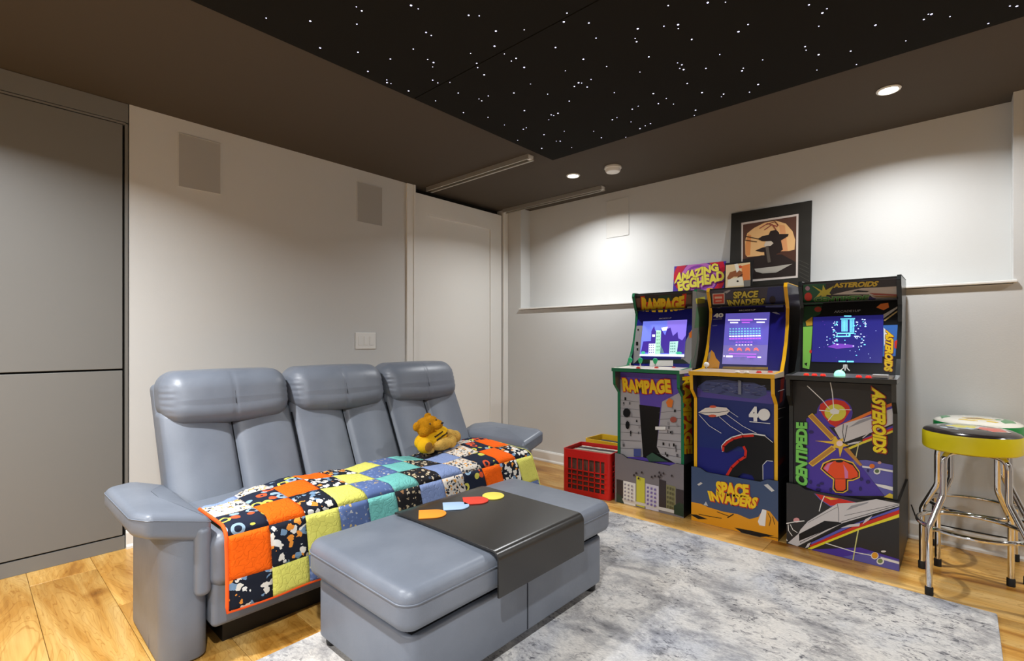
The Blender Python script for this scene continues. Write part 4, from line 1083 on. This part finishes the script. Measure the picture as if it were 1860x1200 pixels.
q = [(264, 1098), (262, 445), (160, 440), (156, 1060)]
lettering('front_lettering_shadow', fr, P_FRONT, 'CENTIPEDE', q, ink((40, 90, 50)), Z4, offset=0.086, lift=0.0100)
lettering('front_lettering', fr, P_FRONT, 'CENTIPEDE', q, ink((124, 206, 92)), Z4, offset=0.054, lift=0.0105)
YL2 = ink((228, 214, 50))
items = [(LPUR, [(372, 225), (700, 290), (880, 335), (560, 378), (440, 300)]), (REDI, [(385, 228), (690, 290), (850, 330), (560, 366), (450, 298)]), (ink((226, 190, 60)), [(470, 255), (650, 290), (560, 300)]), (WHT, 0.004, [(490, 255), (455, 330), (430, 430)]), (PUR, [(320, 868), (900, 845), (1360, 985), (1360, 1140), (560, 930)]), (LPUR, [(700, 950), (1000, 905), (1360, 1000), (1360, 1140)]),
  (PALE, [(70, 792), (190, 690), (215, 640), (300, 545), (640, 340), (860, 330), (1085, 290), (1360, 345), (1360, 368), (700, 565), (180, 832)]), (BLK, [(198, 690), (490, 540), (650, 552), (690, 570), (200, 770)]), (ink((150, 150, 154)), [(740, 420), (800, 365), (1000, 320), (980, 340), (800, 400)]), (BLK, 0.002, [(640, 345), (655, 440), (655, 550)]), (BLK, 0.0015, [(300, 560), (640, 380)]), (BLK, 0.0015, [(720, 480), (1340, 345)]), (BLK, 0.0025, [(210, 790), (700, 545), (1340, 358)]),
  (BLK, [(260, 820), (700, 572), (1360, 368), (1360, 385), (680, 625), (300, 830)]), (ink((92, 92, 180)), [(330, 792), (680, 628), (1360, 378), (1360, 410), (900, 560), (345, 812)]), (REDI, [(320, 820), (880, 580), (1360, 408), (1360, 455), (900, 612), (330, 842)]), (YL2, [(296, 855), (880, 622), (1360, 455), (1360, 495), (900, 640), (340, 866)]), (PALE, [(675, 620), (780, 580), (900, 565), (890, 600), (760, 612)]), (PALE, [(925, 580), (960, 520), (1040, 478), (1000, 530)]), (PALE, [(270, 850), (300, 800), (335, 785), (310, 840)]), (ink((206, 204, 130)), 0.005, [(880, 640), (850, 800), (818, 990)]), (WHT, 0.0045, [(505, 794), (850, 900), (1030, 935)]), (WHT, 0.012, [(1140, 965), (1360, 1025)]),
  (WHT, ell(1068, 938, 44, 42, 14)), (ink((226, 160, 50)), ell(1068, 934, 36, 36, 14)), (WHT, ell(1132, 1002, 44, 38, 14)), (ink((120, 140, 90)), ell(1130, 998, 30, 26, 12)), (ink((220, 216, 210)), ell(1168, 888, 30, 12, 10)), (ink((214, 150, 150)), ell(170, 530, 36, 28, 12)), (WHT, 0.005, [(45, 570), (150, 550), (260, 538)]), (WHT, 0.004, [(75, 580), (80, 650), (122, 710)]), (WHT, 0.004, [(100, 580), (130, 640), (180, 672)]), (WHT, 0.004, [(38, 720), (65, 765)])]
art('riser_print', rs, P_RISER, items, Z5, lim=LR, step=0.00012)
art('marquee_print', mq, P_MARQ, [(ink((34, 92, 62)), [(85, 100), (330, 90), (300, 310), (80, 318)]), (ink((196, 186, 60)), [(180, 110), (290, 165), (300, 100), (330, 160), (420, 110), (370, 190), (390, 215), (340, 210), (300, 300), (280, 215), (200, 260), (270, 180)]), (ink((196, 188, 184)), [(400, 208), (560, 170), (720, 138), (900, 130), (1100, 118), (1105, 265), (880, 272), (800, 205)]), (BLK, [(610, 182), (680, 160), (810, 170), (780, 182)]), (ink((160, 70, 50)), [(800, 190), (1105, 205), (1105, 222), (860, 214)]), (ink((160, 120, 70)), [(830, 218), (1105, 224), (1105, 240), (880, 236)]), (ink((90, 84, 150)), [(790, 230), (880, 250), (850, 275), (780, 272)]), (ink((206, 60, 40)), ell(140, 232, 42, 48, 12)), (ink((170, 140, 170)), ell(132, 140, 26, 26, 8))], Z3, lim=LU)
lettering('marquee_lettering_outline', mq, P_MARQ, 'ASTEROIDS', [(420, 130), (890, 114), (905, 60), (412, 86)], BLK, Z3, offset=0.086, lift=0.0042, shear=0.2)
lettering('marquee_lettering', mq, P_MARQ, 'ASTEROIDS', [(420, 130), (890, 114), (905, 60), (412, 86)], ink((206, 176, 44)), Z3, offset=0.054, lift=0.0048, shear=0.2)
lettering('marquee_lettering_outline', mq, P_MARQ, 'CENTIPEDE', [(212, 290), (780, 270), (798, 216), (206, 238)], ink((196, 196, 150)), Z3, offset=0.086, lift=0.0042)
lettering('marquee_lettering', mq, P_MARQ, 'CENTIPEDE', [(212, 290), (780, 270), (798, 216), (206, 238)], ink((66, 132, 62)), Z3, offset=0.056, lift=0.0048)
items = [(ink((40, 70, 48)), [(75, 340), (290, 330), (270, 420), (190, 460), (180, 560), (80, 560)]), (ink((150, 60, 50)), ell(245, 370, 40, 30, 10)), (ink((190, 150, 50)), [(110, 500), (185, 450), (185, 545), (120, 550)]), (ink((130, 196, 84)), [(84, 562), (186, 555), (165, 900), (150, 1022), (78, 1005)]), (BLK, [(95, 960), (130, 950), (120, 990)]), (ink((206, 60, 40)), ell(165, 830, 14, 20, 8)), (ink((214, 120, 60)), [(880, 350), (930, 310), (1010, 300), (1020, 350), (960, 380)]), (ink((170, 166, 160)), [(935, 440), (1110, 340), (1110, 360), (960, 470)]), (ink((170, 150, 100)), [(960, 490), (1110, 385), (1110, 400), (975, 500)]), (ink((60, 110, 190)), [(958, 545), (1115, 540), (1090, 880), (950, 885)]), (ink((226, 226, 230)), [(960, 570), (1010, 620), (980, 760), (965, 770)]), (ink((206, 50, 40)), [(1080, 720), (1112, 700), (1100, 800), (1078, 790)])]
art('bezel_print', bz, P_BEZEL, items, Z3, lim=LU)
q = [(992, 606), (972, 1036), (1050, 1048), (1064, 640)]
lettering('bezel_lettering_outline', bz, P_BEZEL, 'ASTEROIDS', q, ink((150, 60, 20)), Z3, offset=0.116, lift=0.0042)
lettering('bezel_lettering', bz, P_BEZEL, 'ASTEROIDS', q, YEL, Z3, offset=0.061, lift=0.0048)
lettering('maker_lettering', bz, P_BEZEL, 'ARCADE1UP', [(420, 410), (705, 395), (712, 372), (425, 385)], ink((170, 172, 176)), Z3)
art('emblem', bz, P_BEZEL, [(WHT, 0.006, [(542, 970), (540, 1035)]), (WHT, 0.005, [(526, 972), (522, 1010), (492, 1032)]), (WHT, 0.005, [(558, 972), (562, 1010), (590, 1038)])], Z3, lim=LU)
AC, AB, AP = glow((110, 214, 246), 0.85), glow((190, 214, 255), 0.95), glow((110, 60, 170), 0.7)
items = [(glow((36, 34, 116), 0.5), [(195, 455), (960, 430), (945, 957), (175, 940)]), (AP, [(350, 780), (440, 740), (640, 760), (640, 785), (450, 800)])]
for i in range(5): items.append((AC, rect(502+i*14, 485, 512+i*14, 612)))
for i in range(3): items.append((AC, rect(592+i*18, 478, 604+i*18, 620)))
items += [(AC, rect(490, 470, 650, 484, -4)), (AC, rect(450, 628, 640, 640, -4)), (AC, rect(440, 660, 590, 674, -2)), (AC, rect(580, 630, 600, 668)), (AB, rect(640, 660, 690, 672)), (AC, rect(470, 930, 545, 946)), (AC, rect(560, 932, 636, 948)), (AC, rect(530, 438, 610, 452))]
random.seed(13)
for i in range(64):
    if i < 22: x_, y_ = random.gauss(425, 16), random.uniform(470, 740)
    elif i < 54: x_, y_ = random.gauss(700, 42), random.uniform(455, 880)
    else: x_, y_ = random.uniform(330, 560), random.uniform(640, 760)
    w_ = random.choice((7, 10, 14, 20)); items.append((AB if i % 3 else AC, rect(x_, y_, x_+w_, y_+10)))
for i in range(14):
    x_, y_ = random.uniform(240, 900), random.uniform(480, 900); items.append((AP if i % 2 else AB, rect(x_, y_, x_+7, y_+5)))
art('screen', t, P_BEZEL, items, Z3, lift=0.003, step=0.00006, lim=LU)
for u_, v_ in ((110, 1076), (200, 1079), (300, 1081), (690, 1096), (785, 1105)): button(dk, *Z3(u_, v_), (236, 48, 36), 0.011, 0.5)
p = P_DECK.at(*Z3(480, 1080)); MB().ball((min(max(p.x, FX), FX+0.1), p.y, 0.957), 0.026, mat('trackball_green', (150, 255, 205), 0.2, emit=1.1)).build('trackball', dk, smooth='all')
p = P_DECK.at(*Z3(930, 1100)); MB().box(FX-0.03, FX+0.03, p.y-0.032, p.y+0.032, 0.952, 0.968, mat('label_grey', (176, 174, 172), 0.5)).build('control_box', dk, bevel=0.002)

# ------------------------------------------------------------------ pictures on the niche ledge
E1 = crop(1200, 350, 5.714)
def leaning(x0, x1, z0=NZ+0.004, z1=2.06): return Plane((x0, 0, z0), (-(z1-z0), 0, x1-x0))
def board_from(name, parent, plane, quad, mt, edge, thick, cr):
    P = [plane.at(*cr(*p)) for p in quad]
    ys = sorted((P[0].y, P[1].y)); zt = (P[0].z+P[1].z)/2; zb = NZ+0.0045
    def onp(y, z):
        k = -(plane.n.z*(z-plane.p.z))/plane.n.x
        return Vector((plane.p.x+k, y, z))
    c = [onp(ys[0], zb), onp(ys[1], zb), onp(ys[1], zt), onp(ys[0], zt)]
    mb = MB(); mb.prism(c, -plane.n*thick, mt, edge)
    return mb.build(name, parent), ys, zt
BF = mat('poster_black_frame', (46, 44, 40), 0.4, var=0.12, vscale=9)
# large poster
P_BIG = leaning(3.752, 3.812)
big = thing('framed_poster', 'large black-bordered poster of a dark hat against an orange moon', 'poster', (3.78, 0.99, NZ+0.004))
bd, ys, zt = board_from('backing_board', big, P_BIG, [(735, 215), (1570, 80), (1560, 930), (718, 930)], BF, BLACK, 0.010, E1)
MOON, DBR, BRN = ink((236, 188, 130)), ink((52, 44, 42)), ink((86, 58, 48))
LB = ((1, ys[0], ys[1]), (2, NZ+0.005, zt))
items = [(ink((216, 204, 196)), [(838, 312), (1432, 218), (1424, 880), (838, 930)]), (ink((96, 66, 56)), [(856, 330), (1410, 242), (1404, 850), (852, 900)]),
  (MOON, [(880, 640), (875, 500), (900, 420), (970, 365), (1080, 310), (1200, 290), (1300, 320), (1370, 400), (1398, 490), (1390, 590), (1300, 612), (1100, 650), (900, 665)]), (ink((226, 150, 90)), [(880, 540), (905, 430), (940, 440), (930, 650), (885, 655)]), (ink((226, 160, 110)), [(1230, 330), (1290, 340), (1320, 600), (1260, 612)]),
  (BRN, [(1210, 610), (1405, 600), (1404, 850), (1100, 800)]), (DBR, [(852, 690), (1050, 650), (1260, 640), (1404, 720), (1404, 860), (852, 905)]),
  (DBR, [(1120, 440), (1140, 398), (1200, 384), (1228, 412), (1245, 470), (1270, 590), (1200, 640), (1120, 570)]), (DBR, [(1008, 480), (1060, 448), (1130, 436), (1240, 428), (1330, 428), (1322, 452), (1240, 502), (1130, 505), (1050, 502)]),
  (ink((210, 196, 178)), [(1072, 548), (1092, 505), (1150, 502), (1172, 524), (1142, 552), (1086, 560)]), (DBR, [(984, 600), (1060, 568), (1150, 556), (1262, 578), (1240, 624), (1120, 616), (1040, 614)]), (DBR, [(1076, 610), (1205, 610), (1192, 725), (1090, 738)]),
  (ink((60, 44, 40)), 0.005, [(885, 452), (1015, 480)]), (ink((60, 44, 40)), 0.005, [(880, 492), (1000, 510)]), (ink((170, 86, 76)), 0.006, [(1030, 370), (1110, 320), (1215, 350)]), (ink((150, 80, 70)), 0.006, [(1080, 385), (1160, 330), (1200, 385)]), (ink((120, 66, 60)), 0.005, [(1100, 330), (1190, 300), (1225, 340)]),
  (ink((96, 88, 80)), 0.02, [(1105, 560), (1130, 720)]), (ink((176, 170, 160)), [(975, 790), (1150, 770), (1370, 738), (1200, 830), (1060, 838), (990, 820)])]
art('poster_print', bd, P_BIG, items, E1, lift=0.0008, lim=LB)
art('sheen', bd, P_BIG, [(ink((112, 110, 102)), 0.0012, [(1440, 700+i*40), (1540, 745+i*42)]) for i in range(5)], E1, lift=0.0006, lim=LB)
# brightly coloured sign
P_EGG = leaning(3.700, 3.735, z1=1.72)
egg = thing('comic_sign', 'purple and pink sign reading AMAZING EGGHEAD', 'sign', (3.72, 1.47, NZ+0.004))
bd, ys, zt = board_from('board', egg, P_EGG, [(142, 765), (678, 708), (660, 1000), (130, 1030)], ink((86, 60, 160)), ink((80, 70, 120)), 0.008, E1)
LB = ((1, ys[0], ys[1]), (2, NZ+0.005, zt))
def arcband(r0, r1, a0, a1, n=14): return [(400+r0*1.15*math.cos(R(a0+(a1-a0)*i/n)), 880+r0*math.sin(R(a0+(a1-a0)*i/n))) for i in range(n+1)] + [(400+r1*1.15*math.cos(R(a1+(a0-a1)*i/n)), 880+r1*math.sin(R(a1+(a0-a1)*i/n))) for i in range(n+1)]
items = [(ink((200, 40, 60)), arcband(230, 175, 150, 330, 20)), (ink((200, 40, 60)), arcband(230, 175, -60, 60)), (ink((190, 110, 190)), ell(400, 880, 190, 165)), (ink((140, 70, 170)), arcband(130, 105, 0, 350, 24)), (ink((226, 150, 206)), ell(400, 890, 105, 90)), (ink((206, 36, 60)), [(570, 722), (650, 710), (678, 800), (640, 830)]), (ink((190, 40, 70)), [(200, 760), (270, 752), (220, 830), (180, 840)])]
art('sign_print', bd, P_EGG, items, E1, lift=0.0006, lim=LB)
for s_, q in (('AMAZING', [(150, 935), (600, 805), (590, 735), (165, 850)]), ('EGGHEAD', [(190, 1022), (655, 905), (655, 815), (180, 930)])):
    lettering('sign_lettering_shadow', bd, P_EGG, s_, [(a+8, b_+8) for a, b_ in q], ink((120, 40, 110)), E1, offset=0.094, lift=0.0035, jit=0.10)
    lettering('sign_lettering', bd, P_EGG, s_, q, ink((240, 226, 90)), E1, offset=0.059, lift=0.0042, jit=0.10)
# small framed picture
P_SM = leaning(3.672, 3.70, z1=1.70)
sm_ = thing('framed_picture', 'small black-framed orange and cream picture in front of the large poster', 'picture', (3.69, 1.17, NZ+0.004))
bd, ys, zt = board_from('frame', sm_, P_SM, [(668, 730), (958, 702), (958, 972), (664, 990)], BLACK, BLACK, 0.012, E1)
LB = ((1, ys[0]+0.004, ys[1]-0.004), (2, NZ+0.005, zt-0.004))
items = [(ink((232, 206, 160)), [(678, 752), (930, 720), (932, 985), (672, 1000)]), (ink((226, 130, 70)), [(840, 760), (928, 735), (928, 905), (850, 910)]), (ink((150, 92, 60)), [(690, 880), (720, 825), (800, 800), (850, 820), (850, 870), (760, 870), (700, 910)]), (ink((236, 226, 206)), [(700, 900), (850, 870), (865, 960), (690, 975)]), (ink((236, 232, 220)), [(765, 740), (800, 735), (820, 800), (790, 830)]), (ink((206, 80, 50)), ell(828, 768, 18, 14, 10)), (DBR, ell(800, 918, 12, 10, 8)), (ink((120, 116, 110)), [(865, 910), (932, 905), (932, 985), (865, 985)]), (DBR, 0.004, [(800, 880), (852, 845)])]
art('picture_print', bd, P_SM, items, E1, lift=0.0008, lim=LB)

# ------------------------------------------------------------------ milk crates with records
def crate(name, label, loc, rz, w, d_, h, col, n_rec):
    m = mat('crate_%02x%02x%02x' % tuple(col), col, 0.4)
    t = thing(name, label, 'crate', loc, 'plastic record crates', rz)
    a, b_ = d_/2, w/2; tk = 0.008           # local x = depth, local y = width
    out = rpoly([(-a, -b_), (a, -b_), (a, b_), (-a, b_)], 0.025, 4)
    inn = rpoly([(-a+tk, -b_+tk), (a-tk, -b_+tk), (a-tk, b_-tk), (-a+tk, b_-tk)], 0.018, 4)
    def band(nm, z0, z1):
        mb = MB(); n = len(out)
        vs = [(p[0], p[1], z0) for p in out]+[(p[0], p[1], z1) for p in out]+[(p[0], p[1], z0) for p in inn]+[(p[0], p[1], z1) for p in inn]
        fs = []
        for i in range(n):
            j = (i+1) % n
            fs += [(i, j, n+j, n+i), (2*n+j, 2*n+i, 3*n+i, 3*n+j), (n+i, n+j, 3*n+j, 3*n+i), (j, i, 2*n+i, 2*n+j)]
        mb.add(vs, fs, m); return mb.build(nm, t, smooth=True, world=False)
    band('top_rim', h-0.060, h)
    band('bottom_rim', 0.002, 0.040)
    MB().box(-a+tk, a-tk, -b_+tk, b_-tk, 0.004, 0.012, m).build('crate_floor', t, world=False)
    for sx in (-1, 1):
        for sy in (-1, 1):
            mb = MB(); x0, x1 = sorted((sx*a, sx*(a-0.045))); y0, y1 = sorted((sy*b_, sy*(b_-tk)))
            mb.box(x0+(0.02 if sx < 0 else 0), x1-(0.02 if sx > 0 else 0), y0, y1, 0.04, h-0.06, m)
            x0, x1 = sorted((sx*a, sx*(a-tk))); y0, y1 = sorted((sy*b_, sy*(b_-0.045)))
            mb.box(x0, x1, y0+(0.02 if sy < 0 else 0), y1-(0.02 if sy > 0 else 0), 0.04, h-0.06, m)
            n = 5; cx_, cy_ = sx*(a-0.025), sy*(b_-0.025); a0 = math.atan2(sy, sx)
            pts = [(cx_+0.025*math.cos(a0+R(-45+90*i/n)), cy_+0.025*math.sin(a0+R(-45+90*i/n))) for i in range(n+1)]
            pts += [(cx_+0.017*math.cos(a0+R(45-90*i/n)), cy_+0.017*math.sin(a0+R(45-90*i/n))) for i in range(n+1)]
            mb.prism([(p[0], p[1], 0.04) for p in pts], (0, 0, h-0.10), m)
            mb.build('corner_post', t, world=False)
    # lattice bars
    for sy in (-1, 1):
        for k in range(1, 6):
            z = 0.04 + (h-0.10)*k/6
            MB().box(-a+0.03, a-0.03, sy*b_-(0.006 if sy > 0 else 0.001), sy*b_+(0.001 if sy > 0 else 0.006), z-0.004, z+0.004, m).build('lattice_bar', t, world=False)
        for k in range(1, 5):
            xx = -a+0.04 + (2*a-0.08)*k/5
            MB().box(xx-0.004, xx+0.004, sy*b_-(0.005 if sy > 0 else 0), sy*b_+(0 if sy > 0 else 0.005), 0.04, h-0.06, m).build('lattice_bar', t, world=False)
    for sx in (-1, 1):
        for k in range(1, 5):
            z = 0.04 + (h-0.10)*0.62*k/4
            MB().box(sx*a-(0.005 if sx > 0 else 0), sx*a+(0 if sx > 0 else 0.005), -b_+0.03, b_-0.03, z-0.004, z+0.004, m).build('lattice_bar', t, world=False)
        for k in range(1, 7):
            yy = -b_+0.03 + (2*b_-0.06)*k/7
            MB().box(sx*a-(0.005 if sx > 0 else 0), sx*a+(0 if sx > 0 else 0.005), yy-0.004, yy+0.004, 0.04, h-0.06, m).build('lattice_bar', t, world=False)
    return t
RC = dict(loc=(3.205, 2.052, 0), rz=R(7))
crate('record_crate', 'red plastic crate of records standing left of the arcade machines', RC['loc'], RC['rz'], 0.385, 0.305, 0.33, (206, 22, 22), 0)
crate('record_crate', 'yellow plastic crate behind the red crate by the wall', (3.528, 2.085, 0), 0.0, 0.375, 0.268, 0.345, (236, 190, 40), 0)
random.seed(17)
SLV = [(96, 66, 56), (188, 182, 168), (214, 206, 190), (70, 80, 150), (150, 60, 50), (120, 116, 90), (196, 190, 176), (90, 100, 70), (170, 160, 150), (60, 60, 70)]
def records(loc, rz, dd, w, top, n, where, side_label):
    c, s = math.cos(rz), math.sin(rz)
    for i in range(n):
        x_ = -dd/2+0.026 + (dd-0.052)*(i+0.5)/n
        hh = 0.292 + random.uniform(-0.003, 0.003); ww = w/2-0.026
        t_ = (dd-0.056)/n*0.42
        mb = MB(); mb.box(x_-t_, x_+t_, -ww, ww, 0.0, hh, mat('sleeve_%d' % (i % 10), SLV[i % 10], 0.6, var=0.35, vscale=30))
        o = mb.build('record_sleeve')
        o.location = (loc[0], loc[1], 0.0128); o.rotation_euler = (0, 0, rz)
        lab = 'record sleeve standing in the ' + where + ' crate' if 0 < i < n-1 else ('front record sleeve in the %s crate' % where if i == 0 else 'rearmost record sleeve in the %s crate' % where)
        tag(o, lab, 'record', 'records in the %s crate' % where)
records(RC['loc'], RC['rz'], 0.305, 0.385, 0.33, 13, 'red', '')
records((3.528, 2.085), 0.0, 0.268, 0.375, 0.345, 11, 'yellow', '')

# ------------------------------------------------------------------ bar stools
def stool_top_print(kind):
    m, nt, b = nodes_of('stool_print_'+kind, 0.16, 0.5)
    return m
def stool(label, cx, cy, rz, side, base, shapes):
    t = thing('bar_stool', label, 'stool', (cx, cy, 0), 'chrome bar stools', rz)
    def L(mb, nm, sm=True): return mb.build(nm, t, smooth=sm, world=False)
    SR = 0.172
    seat = L(MB().lathe([(0.10, 0.640), (SR-0.010, 0.640), (SR-0.002, 0.646), (SR, 0.655), (SR, 0.712), (SR-0.003, 0.722)], (0, 0, 0), side, n=48), 'seat_band')
    L(MB().lathe([(SR-0.0025, 0.7215), (SR-0.008, 0.729), (SR-0.03, 0.738), (SR*0.55, 0.745), (0, 0.748)], (0, 0, 0), base, n=48), 'seat_cushion')
    def dome(x_, y_):
        r = math.hypot(x_, y_)
        return 0.7492 - 0.0100*(r/(SR*0.82))**2 - (0.02*max(0, (r-SR*0.8)/SR))
    pm = MB()
    for k, (mt, pts) in enumerate(shapes):
        # fan of small triangles following the dome
        c0 = (sum(p[0] for p in pts)/len(pts), sum(p[1] for p in pts)/len(pts))
        R_ = 6; n = len(pts); vs = []; fs = []
        for j in range(R_+1):
            for p in pts:
                x_ = c0[0]+(p[0]-c0[0])*j/R_; y_ = c0[1]+(p[1]-c0[1])*j/R_
                vs.append((x_, y_, dome(x_, y_)+0.0003*k))
        for j in range(R_):
            for i in range(n): fs.append((j*n+i, (j+1)*n+i, (j+1)*n+(i+1) % n, j*n+(i+1) % n))
        pm.add(vs, fs, mt)
    L(pm, 'seat_print')
    h = 0.160; u = 0.106
    for i, (sx, sy) in enumerate(((1, 1), (1, -1), (-1, 1), (-1, -1))):
        k = u/h
        path = [(0.03*sx, 0.03*sy, 0.634)]
        path += [(sx*(u-0.03), sy*(u-0.03), 0.632), (sx*(u-0.012), sy*(u-0.012), 0.624), (sx*(u-0.002), sy*(u-0.002), 0.606), (sx*u, sy*u, 0.585), (sx*u, sy*u, 0.450), (sx*(u+0.004), sy*(u+0.004), 0.432),
                 (sx*(h-0.006), sy*(h-0.006), 0.318), (sx*h, sy*h, 0.298), (sx*h, sy*h, 0.030)]
        lg = L(MB().tube(path, 0.0125, CHROME, n=12), 'leg')
        MB().lathe([(0.0155, 0.001), (0.0155, 0.034), (0.0135, 0.038)], (sx*h, sy*h, 0), RUBBER, n=14).build('rubber_foot', lg, smooth=True, world=False)
    rr = 0.188
    L(MB().tube([(rr*math.cos(R(a)), rr*math.sin(R(a)), 0.290) for a in range(0, 360, 9)], 0.010, CHROME, n=10, closed=True), 'foot_ring')
    for sx in (1, -1):
        for sy in (1, -1):
            L(MB().tube([(0.131*sx, 0.131*sy, 0.290), (0.154*sx, 0.154*sy, 0.290)], 0.008, CHROME, n=8), 'ring_lug')
    L(MB().lathe([(0.055, 0.620), (0.12, 0.632), (0.12, 0.640)], (0, 0, 0), BLACK, n=24), 'swivel_plate')
SY = mat('stool_band_yellow', (214, 200, 8), 0.35); SG = mat('stool_band_green', (10, 140, 66), 0.3)
VB = mat('stool_vinyl_black', (40, 34, 34), 0.14, coat=0.5); VWH = mat('stool_vinyl_cream', (226, 220, 206), 0.14, coat=0.5)
def gloss(c): return mat('vinyl_%02x%02x%02x' % tuple(c), c, 0.14, coat=0.5)
stool('chrome bar stool with lime-yellow band and black printed seat, nearer one', 3.085, -0.034, R(7), SY, VB,
  [(gloss((170, 186, 196)), [(-0.10, 0.06), (-0.06, 0.11), (0.02, 0.12), (0.09, 0.07), (0.10, -0.02), (0.02, -0.06), (-0.08, 0.0)]), (gloss((222, 208, 70)), [(-0.06, 0.05), (-0.01, 0.09), (0.05, 0.05), (0.03, -0.03), (-0.05, -0.02)]), (gloss((206, 196, 186)), [(-0.10, -0.06), (-0.055, -0.005), (0.0, -0.02), (0.03, -0.11), (-0.06, -0.125)]), (gloss((216, 76, 56)), [(-0.095, -0.06), (-0.06, -0.015), (-0.01, -0.03), (0.02, -0.10), (-0.06, -0.112)])])
stool('chrome bar stool with green band and cream printed seat, by the wall', 3.480, -0.062, R(4), SG, VWH,
  [(gloss((226, 190, 60)), [(-0.12, 0.03), (-0.10, 0.08), (-0.05, 0.06), (-0.02, 0.0), (-0.05, -0.09), (-0.12, -0.06)]), (gloss((30, 140, 70)), [(-0.11, -0.09), (-0.04, -0.06), (0.04, -0.10), (0.0, -0.13), (-0.06, -0.135)]), (gloss((120, 70, 50)), [(-0.07, 0.04), (-0.055, 0.055), (-0.04, 0.0), (-0.06, -0.03)]), (gloss((30, 140, 70)), [(-0.06, 0.14), (-0.02, 0.10), (0.04, 0.12), (0.03, 0.145)])])

# ------------------------------------------------------------------ teddy bear
def blob(parts, name, parent, mt, vox):
    mb = MB()
    for c, r, *rot in parts: mb.ball(c, r, mt, 20, 14, rot[0] if rot else None)
    o = mb.build(name, parent, smooth='all', world=False)
    rm = o.modifiers.new('fuse', 'REMESH'); rm.mode = 'VOXEL'; rm.voxel_size = vox; rm.use_smooth_shade = True
    sm = o.modifiers.new('soft', 'SMOOTH'); sm.iterations = 4; sm.factor = 0.5
    return o
FUR = mat('plush_amber', (206, 140, 24), 0.95, bump=0.9, bscale=190, var=0.22, vscale=26, spec=0.1)
FURT = mat('plush_tan', (214, 170, 84), 0.95, bump=0.9, bscale=190, var=0.2, vscale=26, spec=0.1)
SHIRT = mat('shirt_yellow', (240, 184, 30), 0.9, bump=0.25, bscale=240, spec=0.1)
PADM = mat('paw_brown', (150, 104, 30), 0.9, bump=0.4, bscale=200)
# local axes: x along the sofa, y away from the viewer, z up
bear = thing('teddy_bear', 'golden teddy bear in a yellow shirt slumped on the quilt', 'teddy bear', (1.905, 2.300, 0.522))
bear.rotation_euler = (0, R(-5), 0)
blob([((-0.088, 0.010, 0.128), (0.062, 0.056, 0.052)), ((-0.040, -0.036, 0.132), (0.036, 0.034, 0.030)), ((-0.118, -0.010, 0.108), (0.036, 0.040, 0.034)),
      ((-0.158, 0.000, 0.140), (0.026, 0.014, 0.028)), ((-0.052, 0.030, 0.178), (0.026, 0.014, 0.020)), ((-0.060, -0.005, 0.158), (0.040, 0.036, 0.026))], 'head', bear, FUR, 0.0045)
blob([((-0.070, 0.010, 0.040), (0.098, 0.062, 0.056)), ((-0.020, 0.008, 0.050), (0.070, 0.058, 0.050)), ((-0.132, -0.028, 0.030), (0.046, 0.046, 0.046)), ((0.030, 0.020, 0.062), (0.060, 0.034, 0.040), Matrix.Rotation(R(20), 3, 'Y'))], 'shirt', bear, SHIRT, 0.0045)
blob([((-0.012, -0.046, 0.012), (0.082, 0.036, 0.036)), ((0.046, -0.052, 0.014), (0.030, 0.034, 0.040))], 'leg', bear, FURT, 0.0045)
blob([((0.088, 0.006, 0.030), (0.066, 0.038, 0.040), Matrix.Rotation(R(24), 3, 'Y')), ((0.125, 0.000, 0.018), (0.032, 0.036, 0.038))], 'leg', bear, FURT, 0.0045)
MB().ball((-0.136, -0.070, 0.028), (0.027, 0.008, 0.027), PADM).build('paw_pad', bear, smooth='all', world=False)
blob([((-0.110, -0.040, -0.004), (0.032, 0.026, 0.018)), ((-0.102, -0.048, -0.008), (0.018, 0.016, 0.012))], 'paw', bear, FURT, 0.004)
MB().ball((-0.026, -0.069, 0.142), (0.009, 0.006, 0.006), BLACK).build('nose', bear, smooth='all', world=False)
for c in ((-0.052, -0.046, 0.164), (-0.098, -0.047, 0.150)):
    MB().ball(c, 0.0048, BLACK).build('eye', bear, smooth='all', world=False)
DKB = mat('shirt_stitching', (60, 42, 12), 0.9)
st = MB()
random.seed(2)
for row, (z0, x0, x1) in enumerate(((0.066, -0.070, -0.010), (0.046, -0.062, 0.016))):
    x_ = x0
    while x_ < x1:
        w_ = random.uniform(0.004, 0.009)
        yy = -0.046 - 0.006*row
        zz = z0 + (x_-x0)*0.30
        st.box(x_, x_+w_, yy-0.0015, yy+0.004, zz-0.0035, zz+0.0035+random.uniform(0, 0.002), DKB)
        x_ += w_+0.0022
st.build('shirt_stitching', bear, world=False)

# ------------------------------------------------------------------ cable beside the games
cb = MB(); cb.tube([(3.64, 0.21, 0.20), (3.655, 0.19, 0.13), (3.66, 0.15, 0.085), (3.668, 0.10, 0.108), (3.668, 0.0, 0.106), (3.668, -0.25, 0.105), (3.668, -0.5, 0.105)], 0.0035, RUBBER, n=6)
tag(cb.build('power_cable', smooth='all'), 'thin black power cable hanging by the wall beside the stools', 'cable')
